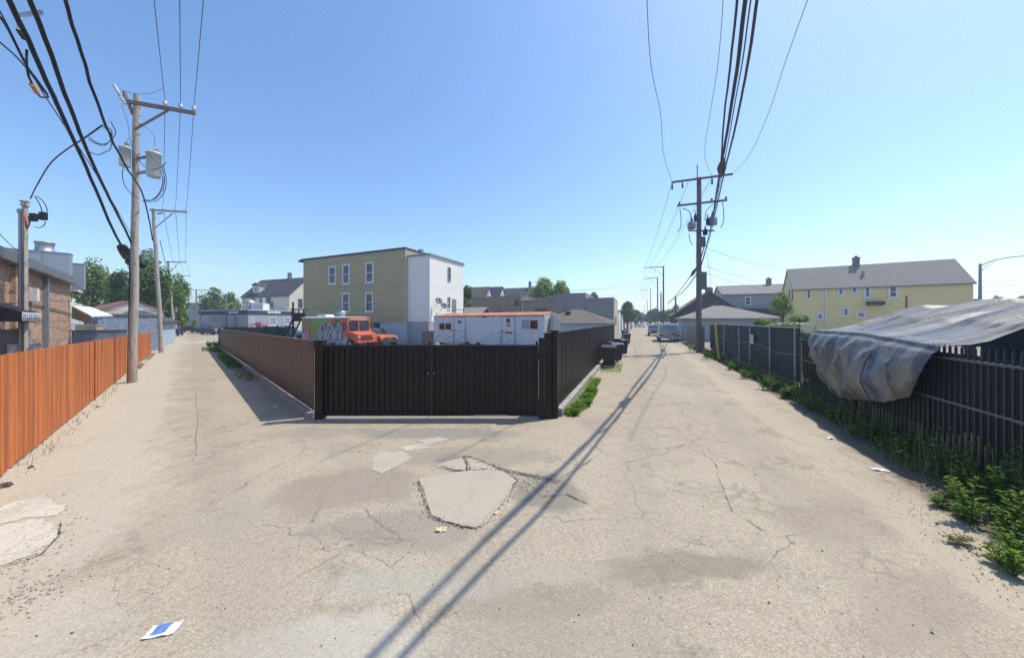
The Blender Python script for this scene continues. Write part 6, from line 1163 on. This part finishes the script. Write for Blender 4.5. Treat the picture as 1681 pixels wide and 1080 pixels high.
tree('bright round tree crown above the grey flat roofs', 892, 30, 454, 508, 60, mT, 4200, .2, 11, lobes=12)
tree('second crown of the bright tree, right side above the grey roof', 921, 24, 458, 505, 60, mT, 2600, .2, 12)
tree('small yellow-green tree beside the white apartment wing', 766, 12, 467, 500, 60, mO, 1300, .2, 13)
tree('grey-green bush low beside the white apartment wing', 762, 13, 489, 510, 55, [M['leafo'], M['leafd']], 900, .2, 14, name='bush')
tree('dark tree crown beyond the grey corner block on the right alley', 1030, 19, 494, 531, 82, mD, 2400, .28, 15)
tree('second dark tree farther down the right alley', 1043, 12, 507, 531, 120, mD, 1500, .38, 16)
tree('small sunlit tree in front of the yellow house corner', 1285, 21, 482, 520, 31, mT, 1500, .12, 17, open_=.8, lobes=16)
for i, (x, hw, yt, yb, D, m, lb) in enumerate(((1110,18,500,531,95,mL,'far green tree behind the parked van'), (1132,14,503,531,100,mT,'far light green tree left of the tall dark pole'), (1075,14,506,531,130,mD,'far dim tree between the far poles'), (1053,9,513,531,200,mD,'farthest tree at the vanishing point of the right alley'), (1036,13,509,533,100,mL,'mid-distance tree behind the second dark tree of the right alley'), (1066,12,510,533,150,mD,'far rounded tree between the third and fourth far poles'), (1090,12,509,533,105,mD,'far tree right behind the first far pole'), (1120,14,505,533,98,mD,'low dark tree left of the dark gabled house'), (1640,30,486,530,60,mL,'low hedge-like tree at the right edge'), (1680,28,484,530,55,mT,'bright low tree at the right frame edge'), (1606,18,488,530,62,mD,'dark low tree beside the street lamp'), (1095,8,511,529,110,mD,'small far tree just above the van roof'), (312,8,512,532,110,mD,'small far dark tree at the end of the left alley'), (975,10,480,500,90,mD,'small far crown above the grey block roof'))):
    tree(lb, x, hw, yt, yb, D, m, 1500, .0042*D, 20+i, name='tree')
# two little conifers in the lot
for i, (x, lb) in enumerate(((436, 'small dark conifer by the grey shop, left one'), (455, 'small dark conifer by the grey shop, right one'))):
    D = 37; t = thing('conifer', lb, 'tree', (A(x,545,D).x, D, 0)); zt = zat(534, D); r = random.Random(i); mb = MB()
    for k in range(700): f = r.random(); a = r.uniform(0, 6.28); rr = .55*(1-f)*r.uniform(.6, 1.05); leaf_quad(mb, Vector((rr*math.cos(a), rr*math.sin(a), .3+(zt-.3)*f)), rand_unit(r), .08, r)
    mb.build('crown', [M['leafd']], t); MB().tube([(0,0,0),(0,0,zt*.8)], .04, 6).build('trunk', M['bark'], t)
# weeds: grass strips and leafy plants
def blade(mb, p, h, w, lean, r, m=0):
    a = r.uniform(0, 6.28); d_ = Vector((math.cos(a), math.sin(a), 0)); s = Vector((-d_.y, d_.x, 0))*w/2; q = p+d_*lean*h*.45+UP*h*.6; e_ = p+d_*lean*h+UP*h
    mb.add([p-s, p+s, q+s*.7, q-s*.7, e_], [(0,1,2,3),(3,2,4)], m)
def weed_plant(mb, p, h, spread, n, leaf, r, m0=0, m1=1, stems=4):
    for k in range(stems):
        a = r.uniform(0, 6.28); tip = p+Vector((math.cos(a)*spread*r.uniform(.2, 1), math.sin(a)*spread*r.uniform(.2, 1), h*r.uniform(.65, 1))); mid = p.lerp(tip, .5)+UP*h*.12
        mb.tube([p, mid, tip], [.006+.003*h, .005, .002], 4, 2)
        for j in range(n):
            f = .15+.85*j/n; c = (p.lerp(mid, f*2) if f < .5 else mid.lerp(tip, f*2-1)); b_ = r.uniform(0, 6.28); dd = Vector((math.cos(b_), math.sin(b_), r.uniform(-.2, .7))).normalized(); L_ = leaf*r.uniform(.6, 1.3)*(1.15-f*.6)
            s = dd.cross(UP).normalized()*L_*.17; q = c+dd*L_*.5+UP*L_*.08; e_ = c+dd*L_-UP*L_*.12
            mm = m0 if r.random() < .75 else m1; mb.add([c, q-s, e_, q+s], [(0,1,2,3)], mm)
wr = random.Random(77)
# ground cover at the foot of the right fence (one continuous mat)
mb = MB()
for i in range(6500):
    s = wr.random()**1.5*23-3.0; wdt = .46+.3*noise.noise(Vector((s*.7, 0, 0))); 
    if s > 12: wdt *= .8
    tt = -.04-wr.random()**1.3*wdt*(1 if s > 1 else 1.1); p = rp(s, tt, .0)
    hgt = .05+.14*wr.random()*(1.2+noise.noise(Vector((s*1.1, tt*2, 3)))); c = p+UP*hgt*wr.random(); u = (rand_unit(wr)*.8+UP).normalized()
    leaf_quad(mb, c, u, wr.uniform(.018, .05)*(1+.04*s), wr, 0 if noise.noise(Vector((s*2.1, tt*3, 1))) < .12 or wr.random() < .6 else 1, .55)
tag(mb.build('ground_weeds', [M['weed'], M['weedy']]), kind='stuff', label='low tangled weeds along the foot of the right fences', cat='weeds')
mb = MB()
for i in range(2600):
    s = wr.uniform(-3, 23); p = rp(s, -wr.random()**1.6*.7-.03, 0); blade(mb, p, wr.uniform(.06, .26), .008+.001*s, wr.uniform(.2, .9), wr, 0 if wr.random() < .8 else 1)
for i in range(420):
    s = wr.uniform(-3, 12); p = rp(s, -wr.random()*.7-.05, 0); h_ = wr.uniform(.35, .8); q = p+Vector((wr.uniform(-.15,.15), wr.uniform(-.15,.15), h_)); mb.tube([p, p.lerp(q,.5)+Vector((.02,.01,.03)), q], [.004,.003,.001], 4, 1 if wr.random() < .55 else 0)
    for k in range(5): leaf_quad(mb, p.lerp(q, .45+.13*k), rand_unit(wr), .022, wr, 0, .4)
tag(mb.build('grass', [M['weed'], M['grassd']]), kind='stuff', label='thin grass blades among the weeds by the right fences', cat='grass')
g_front = lambda x, y: y > 640
plants = [(1655,850,.75,'tall leafy weed at the right frame edge, below the pickets', 0), (1605,870,.5,'bright leafy weed in front of the frame-edge weed', 1), (1640,760,.95,'tall shaded weed climbing the right end of the picket fence', 0), (1560,800,.5,'leafy weed leaning out below the pickets', 0), (1590,915,.3,'low yellow-green weed at the very front of the verge', 1), (1530,775,.45,'feathery weed right of the tarp hem', 0), (1490,745,.42,'dark green weed below the right corner of the tarp', 0), (1455,735,.4,'dark green weed below the middle of the tarp', 0), (1410,720,.4,'spreading weed below the left part of the tarp', 0), (1545,840,.3,'low bright weed spilling onto the road edge', 1), (1360,690,.35,'small weed left of the hanging tarp', 0), (1320,672,.4,'round weed at the foot of the mesh fence near the tarp', 0), (1290,655,.45,'bushy weed in the middle of the mesh fence', 0), (1255,640,.45,'bushy weed below the white notice sign', 0), (1225,622,.4,'low weed left of the notice sign', 0), (1665,905,.45,'broad weed in the lower right corner of the verge', 1), (1625,820,.6,'mid-height weed left of the frame-edge weed', 0), (1196,607,.45,'weed beside the leaning yellow post', 0), (1135,576,.7,'bright weed clump left of the tall dark pole', 1), (1160,590,.5,'grassy weed clump at the foot of the tall dark pole', 0), (1680,800,.8,'weed half cut by the right frame edge', 0), (1580,765,.62,'shaded weed rising in front of the pale broken boards', 0)]
for i, (x, y, h, lb, m) in enumerate(plants):
    g = gp(x, y)+(bP*(.2 if g_front(x, y) else .1)); r = random.Random(i); mb = MB(); k = 1+g.y*.03
    for q in range(4 if g.y < 12 else 3):
        o_ = Vector((r.uniform(-.25, .25), r.uniform(-.25, .25), 0))*(.6+h*.6); weed_plant(mb, o_, h*r.uniform(.6, 1.3), h*.55, 24, .075*k+.05*h, r)
    o = mb.build('weed', [M['weedy'] if m else M['weed'], M['weed'] if m else M['weedy'], M['weed']], recenter=False); o.location = (g.x, g.y, 0); tag(o, lb, 'weed')
# pulled-up pale weed at the road edge
g = gp(1575, 893); mb = MB(); r = random.Random(9); weed_plant(mb, Vector((0,0,.02)), .06, .22, 12, .07, r, 0, 0, 9); o = mb.build('weed', [M['grassd'], M['grassd'], M['grassd']], recenter=False); o.location = (g.x, g.y, 0); tag(o, 'dry pale uprooted weed lying at the road edge', 'weed')
# bright green weeds along the right metal fence
mb = MB(); r = random.Random(4)
for i in range(3600):
    s = r.random()**.8*5.2+.12; p = Vector(P2(rw, aR, s, .20+r.random()*(.12+.30*math.sin(min(1, s/1.5)*1.57)*(1 if s < 3.6 else .6)), bR)+(0,)); blade(mb, p, r.uniform(.04, .19), .012, r.uniform(.3, 1.0), r, 0 if r.random() < .85 else 1)
for i in range(500):
    s = r.uniform(7.5, 10.5); p = Vector(P2(rw, aR, s, .20+r.random()*.9, bR)+(0,)); blade(mb, p, r.uniform(.05, .16), .018, r.uniform(.3, 1.0), r)
tag(mb.build('grass', [M['weedb'], M['weed']]), kind='stuff', label='bright green grass and weeds at the foot of the right metal fence', cat='grass')
for i, (s, w, h, lb) in enumerate(((.35,.35,.24,'leafy bright green weed beside the tall gate post'), (.8,.42,.26,'leafy bright green weed, second from the gate post'), (1.35,.45,.25,'leafy bright green weed, third from the gate post'), (2.0,.45,.27,'leafy bright green weed halfway along the grass strip'), (2.8,.42,.27,'leafy bright green weed towards the trash bins'))):
    q = P2(rw, aR, s, w, bR); mb = MB(); r = random.Random(50+i)
    for k in range(5): weed_plant(mb, Vector((r.uniform(-.12,.12), r.uniform(-.12,.12), 0)), h*r.uniform(.7,1), .15, 14, .11, r, 0, 1, 4)
    o = mb.build('weed', [M['weedb'], M['weed'], M['weed']], recenter=False); o.location = (q[0], q[1], 0); tag(o, lb, 'weed')
# weeds along the brown left wing (in its shadow)
mb = MB(); r = random.Random(8); dl_ = (lw-lwe).normalized(); nl = Vector((dl_.y, -dl_.x, 0)); 
for i in range(2600):
    s = r.choice((r.uniform(.5, 6), r.uniform(9, 14.5), r.uniform(14, 17), r.uniform(0, 22))); q = lwe+dl_*s+nl*(.16+r.random()**1.5*(.5 if s > 4 else 1.0)); blade(mb, Vector((q.x, q.y, 0)), r.uniform(.06, .26)*(1.3 if s < 4 else 1), .02, r.uniform(.3, 1), r, 0 if r.random() < .8 else 1)
tag(mb.build('grass', [M['weed'], M['weedb']]), kind='stuff', label='shaded grass along the foot of the brown metal fence', cat='grass')
g = lwe-dl_*.4+nl*.3; mb = MB(); r = random.Random(12)
for k in range(8): weed_plant(mb, Vector((r.uniform(-.5,.4), r.uniform(-.4,.4), 0)), .75*r.uniform(.6,1), .35, 16, .22, r, 0, 1, 4)
o = mb.build('weed', [M['weedy'], M['weed'], M['weed']], recenter=False); o.location = (g.x, g.y, 0); tag(o, 'yellow-green weed clump at the far end of the brown fence', 'weed')
# a few dry tufts under the cedar fence
mb = MB(); r = random.Random(21)
for i in range(700):
    s = r.choice((r.uniform(15, 17.5), r.uniform(20, 25), r.uniform(0, 25))); q = P2(L0, aL, s, .05+r.random()*.25, bL); blade(mb, Vector(q+(0,)), r.uniform(.04, .18), .012, r.uniform(.3, 1), r)
tag(mb.build('grass', [M['grassd'], M['weed']]), kind='stuff', label='dry tufts of grass along the foot of the cedar fence', cat='grass')
# vines above the mesh fence
for i, (x, y, D, rr, lb) in enumerate(((1256,530,15.2,.35,'bright vine sprig on top of the mesh fence, left one'), (1278,538,14.2,.4,'bright vine spreading along the mesh fence top'), (1312,523,17,.35,'yellow-green bush top behind the mesh fence'), (1296,536,14,.3,'vine leaves beside the pale sheet roof'))):
    c = A(x, y, D); u_ = (c-Vector((R0.x, R0.y, 0))).dot(aR); t = thing('vine', lb, 'vine', (c.x, c.y, 0)); mb = MB(); r = random.Random(60+i)
    for k in range(260): u = rand_unit(r); leaf_quad(mb, Vector((u.x*rr*1.4, u.y*rr*.5, c.z+u.z*rr*.55))*1.0, (u+UP).normalized(), .07, r, 0 if r.random() < .7 else 1)
    mb.build('leaves', [M['weedb'] if i != 1 else M['weedy'], M['weed']], t); MB().tube([(0,0,0),(.05,0,c.z*.5),(0,0,c.z)], .02, 5).build('stem', M['bark'], t)
# ---------------- air ----------------
def haze(dens):
    mb = MB(); mb.box((-430,-430,-1.0),(430,430,32)); m = bpy.data.materials.new('haze_air'); m.use_nodes = True; nt = m.node_tree; nt.nodes.clear()
    o = nt.nodes.new('ShaderNodeOutputMaterial'); v = nt.nodes.new('ShaderNodeVolumePrincipled'); v.inputs['Color'].default_value = (.8,.87,1,1); v.inputs['Density'].default_value = dens; v.inputs['Anisotropy'].default_value = .45
    nt.links.new(v.outputs[0], o.inputs['Volume']); tag(mb.build('haze', m, recenter=False), kind='stuff', label='thin bluish summer haze over the far alley', cat='haze')
HAZE = 0.0014
if HAZE: haze(HAZE)
